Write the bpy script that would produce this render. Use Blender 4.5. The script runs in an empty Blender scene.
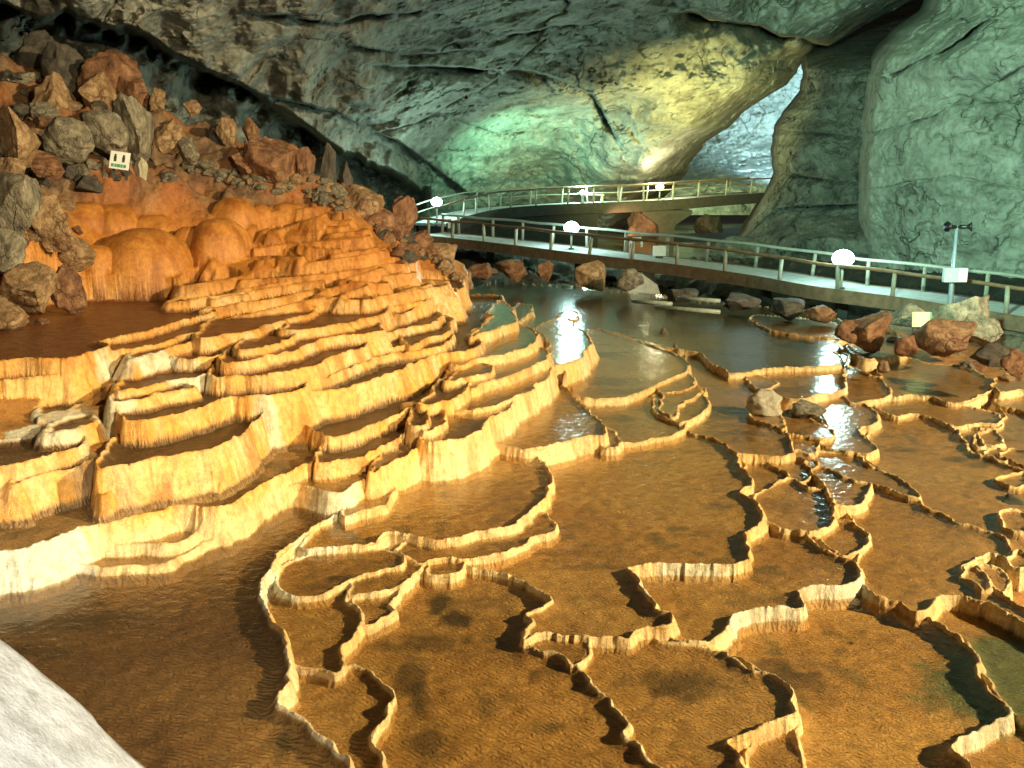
import bpy, math, random
import numpy as np
from mathutils import Vector, Matrix

random.seed(7)
RNG = np.random.RandomState(11)
S = bpy.context.scene
COL = S.collection
R = math.radians

# ------------------------------------------------------------------ camera
ZC, PITCH, F = 5.5, 12.2, 1000.0
cam_d = bpy.data.cameras.new('camera'); cam = bpy.data.objects.new('camera', cam_d); COL.objects.link(cam)
cam.location = (0, 0, ZC); cam.rotation_euler = (R(90 - PITCH), 0, 0)
cam_d.sensor_width = 36; cam_d.lens = 36 * F / 1024; cam_d.clip_end = 400; cam_d.clip_start = 0.1
S.camera = cam
CP, SP = math.cos(R(PITCH)), math.sin(R(PITCH))

def ray(px, py):
    px = np.asarray(px, float); py = np.asarray(py, float)
    u = (px - 512) / F; v = (384 - py) / F
    return u, CP + v * SP, -SP + v * CP
def at_z(px, py, z):                       # a point of the place seen in that direction on the level z
    dx, dy, dz = ray(px, py); t = (z - ZC) / dz
    return np.stack([dx * t, dy * t], -1)
def at_d(px, py, d):                       # ... and at the distance d
    dx, dy, dz = ray(px, py); t = d / dy
    return np.stack([dx * t, dy * t, ZC + dz * t], -1)
def P3(px, py, d): return Vector(at_d(px, py, d).tolist())

# ------------------------------------------------------------------ noise
def _h(ix, iy, iz, seed):
    n = (ix.astype(np.int64) * 374761393 + iy.astype(np.int64) * 668265263 + iz.astype(np.int64) * 2147483647 + seed * 974634777) & 0xffffffff
    n = ((n ^ (n >> 13)) * 1274126177) & 0xffffffff
    n = ((n ^ (n >> 16)) * 2246822519) & 0xffffffff
    return (((n ^ (n >> 15)) & 0xffffff) / float(0xffffff)).astype(np.float32)
def noise3(x, y, z, seed=0):
    fx, fy, fz = np.floor(x), np.floor(y), np.floor(z)
    ix, iy, iz = fx.astype(np.int64), fy.astype(np.int64), fz.astype(np.int64)
    tx, ty, tz = x - fx, y - fy, z - fz
    tx = tx * tx * (3 - 2 * tx); ty = ty * ty * (3 - 2 * ty); tz = tz * tz * (3 - 2 * tz)
    r = 0
    for a in (0, 1):
        for b in (0, 1):
            for c in (0, 1):
                w = (tx if a else 1 - tx) * (ty if b else 1 - ty) * (tz if c else 1 - tz)
                r = r + w * _h(ix + a, iy + b, iz + c, seed)
    return r * 2 - 1
def noise2(x, y, seed=0):
    fx, fy = np.floor(x), np.floor(y)
    ix, iy = fx.astype(np.int64), fy.astype(np.int64); z = np.zeros_like(ix)
    tx, ty = x - fx, y - fy
    tx = tx * tx * (3 - 2 * tx); ty = ty * ty * (3 - 2 * ty)
    a = _h(ix, iy, z, seed) * (1 - tx) + _h(ix + 1, iy, z, seed) * tx
    b = _h(ix, iy + 1, z, seed) * (1 - tx) + _h(ix + 1, iy + 1, z, seed) * tx
    return (a * (1 - ty) + b * ty) * 2 - 1
def fbm2(x, y, o=4, seed=0):
    r, a, f = 0, 0.5, 1.0
    for i in range(o):
        r = r + a * noise2(x * f + 17.3 * i, y * f - 9.1 * i, seed + i); a *= .5; f *= 2.03
    return r
def fbm3(x, y, z, o=4, seed=0, ridged=False):
    r, a, f = 0, 0.5, 1.0
    for i in range(o):
        n = noise3(x * f + 17.3 * i, y * f - 9.1 * i, z * f + 3.7 * i, seed + i)
        if ridged: n = 1 - 2 * np.abs(n)
        r = r + a * n; a *= .5; f *= 2.03
    return r
def sstep(a, b, x):
    t = np.clip((x - a) / (b - a), 0, 1); return t * t * (3 - 2 * t)

# ------------------------------------------------------------------ object helpers
def tag(o, label=None, cat=None, group=None, kind=None):
    if label: o['label'] = label
    if cat: o['category'] = cat
    if group: o['group'] = group
    if kind: o['kind'] = kind
    return o
def empty(name, loc, label, cat, group=None):
    o = bpy.data.objects.new(name, None); COL.objects.link(o); o.location = loc; o.empty_display_size = .2
    return tag(o, label, cat, group)
def link(name, me, mat, parent=None, smooth=True):
    o = bpy.data.objects.new(name, me); COL.objects.link(o)
    if mat and not me.materials: me.materials.append(mat)
    if smooth: me.shade_smooth()
    if parent:
        o.parent = parent
    return o
def np_mesh(name, verts, quads):
    me = bpy.data.meshes.new(name)
    nv, nf = len(verts), len(quads); k = quads.shape[1]
    me.vertices.add(nv); me.vertices.foreach_set('co', verts.astype(np.float32).ravel())
    me.loops.add(nf * k); me.loops.foreach_set('vertex_index', quads.astype(np.int32).ravel())
    me.polygons.add(nf); me.polygons.foreach_set('loop_start', (np.arange(nf) * k).astype(np.int32))
    me.update(calc_edges=True); me.validate()
    return me
def grid_quads(nr, nc):
    i = np.arange(nr * nc).reshape(nr, nc)
    return np.stack([i[:-1, :-1], i[:-1, 1:], i[1:, 1:], i[1:, :-1]], -1).reshape(-1, 4)

class MB:
    """collects boxes, tubes and lathes, in the local space of the thing they belong to"""
    def __init__(s, org=(0, 0, 0)): s.v, s.f, s.o = [], [], Vector(org)
    def add(s, vs, fs):
        n = len(s.v); s.v += [tuple(Vector(v) - s.o) for v in vs]; s.f += [tuple(i + n for i in f) for f in fs]
    def box(s, c, size, rot=None):
        M = rot or Matrix.Identity(3); c = Vector(c); b = min(size) * .08
        vs = []; hx, hy, hz = [q / 2 for q in size]
        for sx in (-1, 1):
            for sy in (-1, 1):
                for sz in (-1, 1):
                    for k in range(3):
                        p = [sx * hx, sy * hy, sz * hz]; p[k] -= (sx, sy, sz)[k] * b
                        vs.append(c + M @ Vector(p))
        import itertools
        bmv = vs
        n = len(s.v); s.v += [tuple(v - s.o) for v in bmv]
        idx = lambda sx, sy, sz, k: n + ((sx * 2 + sy) * 2 + sz) * 3 + k
        F_ = s.f
        for ax in range(3):                      # big faces as octagons
            a, b_ = [q for q in range(3) if q != ax]
            for sg in (0, 1):
                loop = []
                for (u, w) in ((0, 0), (1, 0), (1, 1), (0, 1)):
                    co = [0, 0, 0]; co[ax] = sg; co[a] = u; co[b_] = w
                    first, second = (b_, a) if (u == w) else (a, b_)
                    loop += [idx(*co, first), idx(*co, second)]
                if sg: F_.append(tuple(loop))
                else: F_.append(tuple(reversed(loop)))
        for sx in (0, 1):
            for sy in (0, 1):
                for sz in (0, 1): F_.append((idx(sx, sy, sz, 0), idx(sx, sy, sz, 1), idx(sx, sy, sz, 2)))
        for ax in range(3):
            a, b_ = [q for q in range(3) if q != ax]
            for u in (0, 1):
                for w in (0, 1):
                    q = []
                    for e in (0, 1):
                        co = [0, 0, 0]; co[ax] = e; co[a] = u; co[b_] = w
                        q.append((idx(*co, a), idx(*co, b_)))
                    F_.append((q[0][0], q[0][1], q[1][1], q[1][0]))
        return s
    def tube(s, pts, rad, n=10, cap=True):
        pts = [Vector(p) for p in pts]; rad = rad if isinstance(rad, (list, tuple)) else [rad] * len(pts)
        vs, fs = [], []
        for i, p in enumerate(pts):
            t = (pts[min(i + 1, len(pts) - 1)] - pts[max(i - 1, 0)]).normalized()
            a = Vector((0, 0, 1)) if abs(t.z) < .9 else Vector((1, 0, 0))
            u = t.cross(a).normalized(); w = t.cross(u)
            for k in range(n):
                an = 2 * math.pi * k / n; vs.append(p + (u * math.cos(an) + w * math.sin(an)) * rad[i])
        for i in range(len(pts) - 1):
            for k in range(n):
                fs.append((i * n + k, i * n + (k + 1) % n, (i + 1) * n + (k + 1) % n, (i + 1) * n + k))
        if cap:
            fs.append(tuple(reversed(range(n)))); fs.append(tuple(range((len(pts) - 1) * n, len(pts) * n)))
        s.add(vs, fs); return s
    def build(s, name, mat, parent=None, smooth=False):
        me = bpy.data.meshes.new(name); me.from_pydata(s.v, [], s.f); me.update()
        import bmesh
        bm = bmesh.new(); bm.from_mesh(me); bmesh.ops.recalc_face_normals(bm, faces=bm.faces); bm.to_mesh(me); bm.free()
        return link(name, me, mat, parent, smooth)

# ------------------------------------------------------------------ materials
def mat_new(name):
    m = bpy.data.materials.new(name); m.use_nodes = True; nt = m.node_tree
    b = nt.nodes['Principled BSDF']; return m, nt, b, nt.nodes, nt.links
def N(nt, t, **kw):
    n = nt.nodes.new(t)
    for k, v in kw.items():
        if k in n.inputs: n.inputs[k].default_value = v
        else: setattr(n, k, v)
    return n
def ramp(nt, stops, src=None):
    n = nt.nodes.new('ShaderNodeValToRGB'); cr = n.color_ramp
    while len(cr.elements) < len(stops): cr.elements.new(.5)
    for e, (p, c) in zip(cr.elements, stops): e.position = p; e.color = (*c, 1) if len(c) == 3 else c
    if src: nt.links.new(src, n.inputs[0])
    return n
def pos(nt):
    return nt.nodes.new('ShaderNodeNewGeometry').outputs['Position']
def mixc(nt, a, b, fac, mode='MIX'):
    n = nt.nodes.new('ShaderNodeMix'); n.data_type = 'RGBA'; n.blend_type = mode
    for s_, v in ((6, a), (7, b), (0, fac)):
        if hasattr(v, 'links'): nt.links.new(v, n.inputs[s_])
        elif isinstance(v, (tuple, list)): n.inputs[s_].default_value = (*v, 1) if len(v) == 3 else v
        else: n.inputs[s_].default_value = v
    return n.outputs[2]
def math_n(nt, op, a, b=0.0, clamp=False):
    n = nt.nodes.new('ShaderNodeMath'); n.operation = op; n.use_clamp = clamp
    for i, v in enumerate((a, b)):
        if hasattr(v, 'links'): nt.links.new(v, n.inputs[i])
        else: n.inputs[i].default_value = v
    return n.outputs[0]
def noise_n(nt, vec, scale, detail=6, rough=.55, dist=0.0):
    n = nt.nodes.new('ShaderNodeTexNoise'); n.inputs['Scale'].default_value = scale; n.inputs['Detail'].default_value = detail
    n.inputs['Roughness'].default_value = rough; n.inputs['Distortion'].default_value = dist
    nt.links.new(vec, n.inputs['Vector']); return n.outputs['Fac']
def bump(nt, h, strength, dist, prev=None):
    n = nt.nodes.new('ShaderNodeBump'); n.inputs['Strength'].default_value = strength; n.inputs['Distance'].default_value = dist
    nt.links.new(h, n.inputs['Height'])
    if prev: nt.links.new(prev, n.inputs['Normal'])
    return n.outputs[0]

def rock_mat(name, c1, c2, c3, scale=1.0, rough=.8, bs=.6, crevice=0.0, local=False):
    m, nt, b, nd, lk = mat_new(name)
    p = nd.new('ShaderNodeTexCoord').outputs['Object'] if local else pos(nt)
    n1 = noise_n(nt, p, 1.1 * scale, 8, .62, .4); n2 = noise_n(nt, p, 5 * scale, 8, .65)
    n3 = noise_n(nt, p, 22 * scale, 6, .7)
    c = ramp(nt, [(.3, c1), (.5, c2), (.72, c3)], n1).outputs[0]
    c = mixc(nt, c, ramp(nt, [(.35, (.45, .43, .4)), (.6, (1, 1, 1))], n2).outputs[0], .6, 'MULTIPLY')
    if crevice:
        w = nd.new('ShaderNodeTexVoronoi'); w.feature = 'DISTANCE_TO_EDGE'; w.inputs['Scale'].default_value = crevice
        ds = noise_n(nt, p, crevice * 1.3, 5, .6); mp = nd.new('ShaderNodeVectorMath'); mp.operation = 'MULTIPLY_ADD'
        nc = nd.new('ShaderNodeTexNoise'); nc.inputs['Scale'].default_value = crevice * 1.2; nc.inputs['Detail'].default_value = 5; lk.new(p, nc.inputs['Vector'])
        lk.new(nc.outputs['Color'], mp.inputs[0]); mp.inputs[1].default_value = (1.6 / crevice,) * 3; lk.new(p, mp.inputs[2])
        lk.new(mp.outputs[0], w.inputs['Vector'])
        s1 = ramp(nt, [(.0, (0, 0, 0)), (.05, (1, 1, 1))], w.outputs['Distance']).outputs[0]
        brk = ramp(nt, [(.47, (0, 0, 0)), (.6, (1, 1, 1))], noise_n(nt, p, crevice * .7, 4, .6)).outputs[0]
        s1 = mixc(nt, (1, 1, 1), s1, brk)
        c = mixc(nt, c, mixc(nt, (.28, .25, .2), (1, 1, 1), s1), .42, 'MULTIPLY')  # crevice shade put into the colour along the crack lines
    lk.new(c, b.inputs['Base Color']); b.inputs['Roughness'].default_value = rough
    nb = bump(nt, n2, bs, .12 / scale); nb = bump(nt, n3, bs * .8, .03 / scale, nb)
    if crevice: nb = bump(nt, s1, .8, .1 / scale, nb)
    lk.new(nb, b.inputs['Normal'])
    return m

def plain_mat(name, col, rough=.6, metal=0, nscale=8, var=.35, bs=.15):
    m, nt, b, nd, lk = mat_new(name); p = nd.new('ShaderNodeTexCoord').outputs['Object']
    n1 = noise_n(nt, p, nscale, 6, .6); n2 = noise_n(nt, p, nscale * 6, 4, .6)
    d = tuple(q * (1 - var) for q in col)
    lk.new(ramp(nt, [(.35, d), (.62, col)], n1).outputs[0], b.inputs['Base Color'])
    b.inputs['Roughness'].default_value = rough; b.inputs['Metallic'].default_value = metal
    lk.new(bump(nt, n2, bs, .01), b.inputs['Normal']); return m
def glow_mat(name, col, strength):
    m, nt, b, nd, lk = mat_new(name)
    b.inputs['Base Color'].default_value = (.8, .8, .8, 1); b.inputs['Emission Color'].default_value = (*col, 1)
    b.inputs['Emission Strength'].default_value = strength; return m

# ------------------------------------------------------------------ the terraces: every pool traced, on its own level
# (level, depth, soft, points in order round the pool)
PL = []
DBG = False
PHI = [.40, .38, .34]
def pool(z, pts, depth=.1, soft=0.0, lip=.035): PL.append((z, depth, soft, lip * .65, np.array(pts, float)))
UP = {}
def f_up(x, y):                                    # distance of the upper flowstone slope in a direction
    return np.interp(y, [196, 212, 228, 240, 250, 262, 275, 290, 303, 318], [28.4, 27.6, 26.7, 26.0, 25.4, 24.7, 23.9, 22.9, 21.9, 20.8]) + np.maximum(0, x - 370) * .028
def pool_up(pts, depth=.03, soft=1.0, lip=.03):
    p_ = np.array([a_ for i_, a_ in enumerate(pts) if not (0 < i_ < len(pts) - 1 and a_[1] - pts[i_ - 1][1] >= 6 and a_[0] > max(v[0] for v in pts) - 12)], float); h = p_[:max(2, (len(p_) * 3) // 5)]
    d3 = at_d(p_[:, 0], p_[:, 1], f_up(p_[:, 0], p_[:, 1])); nf = len(h)
    sl, z0 = np.polyfit(d3[:nf, 0], d3[:nf, 2], 1) if np.ptp(d3[:nf, 0]) > .3 else (0, d3[:nf, 2].mean())
    sl = float(np.clip(sl, -.45, .45)); z0 = d3[:nf, 2].mean() - sl * d3[:nf, 0].mean()
    keep = (z0 + sl * d3[:, 0] - d3[:, 2] < .16) | (np.arange(len(p_)) >= nf)
    if keep.sum() < 4: return
    p_, d3 = p_[keep], d3[keep]
    PL.append((float(z0 + sl * d3[:, 0].mean()), .07, .49, lip, p_)); UP[id(p_)] = (sl, z0, d3)
# upper orange steps
SO = .55
pool_up([(262,214),(285,209),(315,208),(330,214),(322,203),(285,200)], .03, 1)
pool_up([(267,236),(275,229),(295,225),(322,224),(328,232),(322,212),(285,212)], .03, 1)
pool_up([(325,227),(348,226),(353,238),(346,214),(325,214)], .03, 1)
pool_up([(255,251),(270,244),(305,241),(345,240),(363,238),(375,245),(381,260),(365,226),(280,228)], .03, 1)
pool_up([(213,262),(228,257),(255,254),(285,259),(300,262),(292,246),(235,242)], .05, 1)
pool_up([(300,263),(330,262),(365,254),(385,250),(394,262),(375,240),(310,245)], .03, 1)
pool_up([(240,280),(262,279),(290,280),(313,276),(350,269),(390,261),(405,266),(413,280),(395,248),(270,258)], .04, 1)
pool_up([(182,286),(205,283),(224,280),(240,275),(234,262),(190,264)], .06, .8)
pool_up([(170,304),(190,301),(210,297),(250,291),(300,284),(345,278),(352,285),(330,268),(230,276),(185,285)], .06, .8)
pool_up([(203,310),(220,307),(240,304),(275,300),(300,292),(316,288),(322,291),(300,278),(235,286)], .06, .8)
pool_up([(341,282),(350,276),(368,273),(382,271),(387,280),(376,260),(350,262)], .03, .8)
pool_up([(385,277),(400,273),(415,274),(420,283),(410,264),(390,264)], .04, .8)
pool_up([(322,292),(330,287),(347,285),(351,293),(345,274),(328,276)], .03, .8)
pool_up([(344,296),(350,290),(365,287),(374,294),(365,278),(350,280)], .03, .8)
pool_up([(362,300),(385,296),(415,290),(443,286),(443,277),(420,266),(385,274)], .05, .6)
pool(2.55, [(396,306),(408,303),(421,301),(440,293),(455,287),(460,289),(456,278),(420,280),(398,292)], .06, .3)
pool(2.5, [(386,310),(399,313),(412,309),(421,304),(415,296),(393,300)], .06, .3)
pool(2.6, [(283,329),(310,328),(333,325),(355,320),(375,316),(386,309),(385,302),(370,296),(340,296),(315,302),(303,314)], .08, .3)
pool(2.35, [(382,333),(398,329),(412,326),(434,321),(441,316),(437,310),(420,304),(390,315)], .08, .2)
pool(2.25, [(370,351),(390,347),(410,342),(420,336),(412,326),(385,332)], .07, .2)
pool(2.12, [(412,344),(425,338),(440,335),(449,330),(452,322),(447,315),(430,314),(400,326),(400,336)], .08, .2)
pool(2.0, [(366,359),(385,354),(405,351),(430,347),(447,342),(452,335),(440,326),(400,335),(372,345)], .07, .2)
pool_up([(203,322),(235,316),(270,310),(310,300),(326,294),(315,284),(240,298),(210,306)], .06, .6)
pool(2.62, [(203,338),(222,334),(245,331),(270,323),(290,318),(308,313),(308,303),(285,298),(240,308),(208,320)], .06, .5)
for a_ in [[(300,222),(330,219),(352,222),(350,212),(305,212)],[(330,234),(352,232),(372,238),(366,226),(334,225)],[(262,232),(282,222),(300,219),(292,210),(262,216)],
           [(240,248),(255,243),(268,240),(262,230),(244,236)],[(392,252),(408,257),(420,266),(412,252),(395,244)],[(315,296),(335,298),(352,300),(372,298),(366,290),(325,289)],
           [(258,262),(275,258),(296,257),(290,248),(262,251)],[(330,256),(350,252),(375,248),(372,238),(335,243)],[(300,246),(318,248),(338,250),(335,241),(305,239)],[(352,283),(368,281),(384,284),(380,276),(356,275)],
           [(400,291),(418,288),(430,284),(424,276),(404,280)],[(240,289),(262,287),(285,282),(280,274),(246,279)],[(225,231),(240,228),(262,225),(258,216),(230,218)],[(210,300),(228,297),(246,295),(240,287),(212,290)]]: pool_up(a_)
# red pool on the left and its shelves
pool(2.86, [(-60,365),(-20,361),(20,358),(45,358),(68,357),(92,351),(110,345),(100,340),(140,331),(180,320),(216,309),(205,296),(140,296),(70,299),(0,312),(-60,316)], .12, 0)
pool(2.68, [(106,351),(125,348),(145,345),(175,337),(205,329),(219,320),(210,308),(150,322),(115,336)], .07, .3)
pool(2.55, [(130,358),(152,353),(175,345),(205,337),(216,330),(205,322),(150,338)], .05, .5)
pool(2.66, [(-60,383),(0,378),(38,375),(66,371),(72,364),(40,352),(-60,356)], .1, 0)
pool(2.46, [(164,355),(180,359),(200,358),(225,352),(240,343),(251,335),(240,326),(190,330),(172,343)], .1, .1)
pool(2.4, [(238,350),(255,348),(270,345),(285,340),(294,335),(285,326),(252,332)], .08, .2)
pool(2.3, [(222,361),(250,358),(282,352),(310,343),(332,336),(355,334),(380,330),(370,320),(310,324),(240,342)], .08, .1)
pool(2.15, [(209,375),(228,376),(245,374),(275,373),(305,367),(322,360),(347,350),(364,346),(367,340),(345,332),(290,342),(235,354)], .1, 0)
pool(2.0, [(322,377),(335,373),(350,367),(369,360),(369,353),(350,350),(326,362)], .08, .1)
pool(2.0, [(190,389),(205,382),(230,383),(262,382),(284,378),(270,366),(215,366)], .07, .2)
pool(2.08, [(124,418),(150,418),(180,412),(207,403),(228,396),(250,396),(275,394),(308,387),(295,376),(220,380),(180,384),(135,397)], .1, .1)
pool(1.85, [(269,404),(285,407),(305,404),(322,396),(340,387),(330,376),(280,388)], .08, .1)
pool(2.5, [(38,412),(60,411),(80,404),(94,396),(85,389),(50,400)], .06, .7)
pool(2.3, [(46,431),(65,430),(85,424),(96,417),(90,412),(54,421)], .06, .6)
pool(2.25, [(97,421),(110,419),(122,411),(117,404),(101,410)], .06, .5)
pool(2.3, [(112,400),(128,399),(142,397),(160,392),(195,386),(165,382),(122,388)], .06, .4)
pool(2.42, [(118,390),(135,388),(152,385),(175,379),(207,373),(233,365),(225,352),(170,358),(128,370)], .08, .3)
pool(2.15, [(-60,478),(0,466),(30,460),(50,453),(75,446),(83,438),(62,428),(0,440),(-60,446)], .12, .1)
pool(2.05, [(10,483),(30,476),(50,471),(72,467),(93,459),(89,449),(45,458)], .07, .3)
pool(1.95, [(97,467),(120,465),(150,459),(188,453),(208,449),(230,441),(248,431),(254,422),(262,414),(271,406),(262,398),(215,400),(175,412),(125,426),(106,448)], .14, 0)
pool(1.68, [(102,494),(122,482),(150,477),(180,470),(207,463),(216,457),(205,450),(150,456),(112,470)], .06, .4)
pool(1.45, [(-60,556),(-20,550),(15,547),(37,543),(62,535),(95,523),(125,517),(150,512),(172,506),(215,507),(237,501),(247,494),(270,480),(285,473),(300,467),(317,457),(327,447),(337,437),(318,431),(300,421),(308,408),(290,396),(250,405),(220,425),(150,450),(60,470),(-60,480)], .14, 0)
pool(1.28, [(115,545),(140,543),(175,542),(190,536),(208,523),(210,512),(170,504),(125,518)], .1, .2)
pool(1.12, [(70,566),(85,566),(100,567),(130,566),(165,562),(183,553),(200,546),(217,535),(205,525),(130,540),(85,548)], .07, .3)
pool(1.22, [(38,571),(50,558),(75,549),(95,546),(118,548),(100,530),(55,540)], .05, .5)
# middle
pool(1.75, [(300,393),(340,387),(365,381),(385,375),(412,363),(438,353),(460,350),(477,346),(482,340),(471,335),(474,328),(492,322),(487,314),(500,303),(497,294),(466,294),(450,300),(440,318),(400,345),(330,375)], .12, 0)
pool(1.66, [(470,337),(480,333),(492,329),(505,324),(516,320),(514,311),(507,303),(500,300),(492,308),(488,318)], .1, 0)
pool(1.56, [(300,420),(315,430),(332,436),(355,430),(375,421),(395,414),(420,403),(430,395),(434,385),(445,376),(452,371),(445,358),(400,378),(340,398),(306,406)], .13, 0)
pool(1.6, [(453,363),(482,358),(507,353),(525,348),(536,337),(531,327),(517,322),(503,312),(480,328),(458,348)], .1, 0)
pool(1.4, [(525,355),(540,350),(549,345),(546,340),(530,340)], .06, 0)
pool(1.3, [(536,341),(547,337),(548,331),(540,325),(530,330)], .06, 0)
pool(1.4, [(318,462),(350,458),(375,448),(397,436),(415,422),(411,415),(402,408),(370,420),(328,440)], .09, 0)
pool(1.42, [(412,424),(424,423),(429,417),(427,409),(415,408)], .07, 0)
pool(1.36, [(424,431),(437,427),(446,418),(444,411),(436,402),(425,408)], .07, 0)
pool(1.3, [(370,473),(388,461),(412,453),(427,441),(424,433),(412,426),(388,440)], .08, 0)
pool(1.24, [(283,484),(300,485),(318,488),(338,490),(356,483),(371,469),(360,458),(310,466)], .06, .2)
pool(1.2, [(346,497),(365,489),(382,483),(387,471),(375,462),(355,478)], .08, 0)
pool(1.12, [(347,514),(365,508),(385,503),(394,491),(390,482),(375,476),(350,488)], .09, 0)
pool(1.5, [(423,405),(445,400),(463,391),(471,379),(462,368),(440,378),(430,392)], .1, 0)
pool(1.55, [(447,383),(462,378),(490,370),(492,364),(470,362)], .06, 0)
pool(1.5, [(471,387),(490,380),(515,373),(540,363),(548,359),(540,346),(500,356),(474,370)], .08, 0)
pool(1.4, [(455,410),(482,408),(500,402),(520,393),(535,386),(547,378),(551,369),(545,356),(500,366),(462,384)], .1, 0)
pool(1.28, [(425,441),(450,440),(475,433),(486,423),(500,411),(510,405),(500,396),(440,406)], .1, 0)
pool(1.2, [(477,440),(500,443),(530,447),(560,442),(585,435),(606,432),(606,426),(597,417),(580,402),(570,392),(560,377),(552,366),(548,352),(535,365),(520,384),(495,398),(484,424)], .16, 0)
pool(.88, [(600,447),(612,447),(621,442),(620,437),(612,429),(600,425)], .08, 0)
pool(1.35, [(549,366),(570,361),(583,354),(586,347),(592,341),(587,334),(576,325),(563,315),(548,320),(536,326),(546,338),(549,352)], .16, 0)
pool(1.2, [(516,321),(525,317),(532,309),(528,303),(520,303)], .08, 0)
pool(1.1, [(560,318),(572,318),(577,313),(566,309)], .05, 0)
# below, in the middle
pool(1.02, [(352,504),(340,512),(320,522),(300,534),(282,550),(274,564),(258,582),(260,591),(267,605),(272,617),(281,628),(287,645),(288,662),(285,680),(277,691),(278,702),(292,710),(312,721),(322,733),(345,760),(370,800),(380,900),(-300,900),(-300,610),(0,560),(100,550),(200,518),(260,490),(340,482)], .34, 0, .05)
pool(.95, [(300,546),(340,545),(368,543),(380,536),(387,531),(402,532),(425,538),(455,538),(475,531),(500,527),(518,520),(532,509),(546,495),(552,478),(548,465),(535,457),(530,436),(470,426),(440,436),(400,460),(370,485),(345,505),(310,530)], .2, 0, .045)
pool(.8, [(395,568),(420,561),(438,558),(470,558),(500,553),(520,545),(535,535),(550,533),(556,526),(551,517),(541,511),(520,505),(440,530),(400,545)], .1, 0)
pool(.74, [(428,571),(452,573),(464,565),(455,550),(430,556)], .05, 0)
pool(.85, [(284,591),(302,595),(325,592),(340,582),(357,575),(380,569),(402,564),(395,550),(340,548),(300,555),(275,580)], .1, 0)
pool(.8, [(350,593),(365,591),(390,588),(401,583),(410,573),(420,566),(405,556),(370,562)], .07, 0)
pool(.73, [(359,611),(363,624),(372,623),(386,618),(394,610),(391,603),(400,592),(399,584),(370,578),(352,592)], .1, 0)
pool(.78, [(357,574),(352,585),(347,598),(360,610),(361,622),(355,635),(342,648),(341,660),(335,673),(315,668),(294,666),(265,660),(245,620),(255,590),(300,570)], .2, 0)
pool(.68, [(335,673),(350,664),(372,674),(385,684),(391,697),(388,711),(375,728),(371,740),(381,753),(384,800),(384,900),(300,900),(280,750),(255,690),(260,664),(294,666),(315,668)], .18, 0)
pool(.6, [(462,565),(482,570),(515,576),(535,586),(551,601),(537,607),(527,613),(532,622),(522,631),(524,642),(538,648),(555,651),(575,663),(586,671),(600,690),(612,701),(623,718),(622,733),(640,743),(651,756),(663,768),(700,810),(760,900),(370,900),(340,760),(365,700),(325,660),(350,600),(390,560),(450,555)], .2, 0)
pool(.6, [(527,641),(540,650),(557,652),(574,664),(586,656),(590,642),(585,628),(560,630),(540,634)], .08, 0)
pool(.5, [(660,638),(693,642),(725,651),(746,664),(771,672),(788,686),(792,703),(797,711),(774,721),(746,732),(730,740),(742,755),(752,785),(745,900),(690,900),(610,720),(590,690),(570,660),(530,648),(560,622),(640,612)], .18, 0)
pool(.32, [(797,713),(801,730),(803,750),(806,790),(780,860),(748,830),(755,735),(775,715)], .08, 0)
pool(.68, [(462,564),(482,569),(515,575),(535,585),(551,601),(537,607),(527,613),(532,622),(522,631),(525,639),(540,632),(562,632),(600,633),(628,635),(640,628),(660,623),(672,621),(670,613),(657,608),(650,596),(641,580),(634,567),(667,561),(725,561),(748,557),(752,552),(747,540),(746,532),(762,521),(760,507),(750,498),(740,492),(752,484),(750,475),(740,465),(735,450),(720,440),(688,431),(670,415),(620,425),(590,428),(560,430),(540,470),(530,500),(500,530),(440,550)], .24, 0, .045)
pool(.45, [(695,641),(712,637),(728,625),(736,614),(765,607),(785,605),(803,604),(801,590),(815,586),(843,583),(857,578),(861,572),(858,563),(840,555),(817,542),(800,530),(782,527),(765,519),(754,520),(738,548),(700,552),(640,555),(640,580),(660,612),(672,636)], .2, 0, .045)
pool(.22, [(866,584),(885,596),(908,601),(923,611),(943,623),(963,638),(978,656),(978,676),(993,691),(1008,707),(1011,715),(998,717),(978,731),(956,743),(965,757),(985,790),(1000,900),(760,900),(795,720),(785,690),(740,655),(690,640),(740,615),(800,590),(860,568)], .34, 0, .06)
pool(.36, [(868,481),(893,486),(918,497),(928,507),(948,514),(956,521),(990,530),(1008,540),(1015,551),(1012,559),(993,553),(975,560),(962,569),(985,577),(1000,590),(1020,604),(1045,618),(1060,640),(1010,613),(985,603),(955,595),(941,595),(930,608),(922,610),(905,600),(885,596),(866,584),(855,572),(862,545),(855,520),(840,500),(855,488)], .18, 0, .045)
pool(.1, [(925,613),(960,600),(1100,640),(1140,760),(1015,716),(985,672),(965,640)], .12, 0)
pool(.0, [(960,750),(1010,718),(1140,760),(1200,1000),(900,1000)], .1, 0)
pool(.3, [(985,563),(998,567),(1008,578),(1004,592),(992,582),(978,566)], .06, 0)
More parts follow.
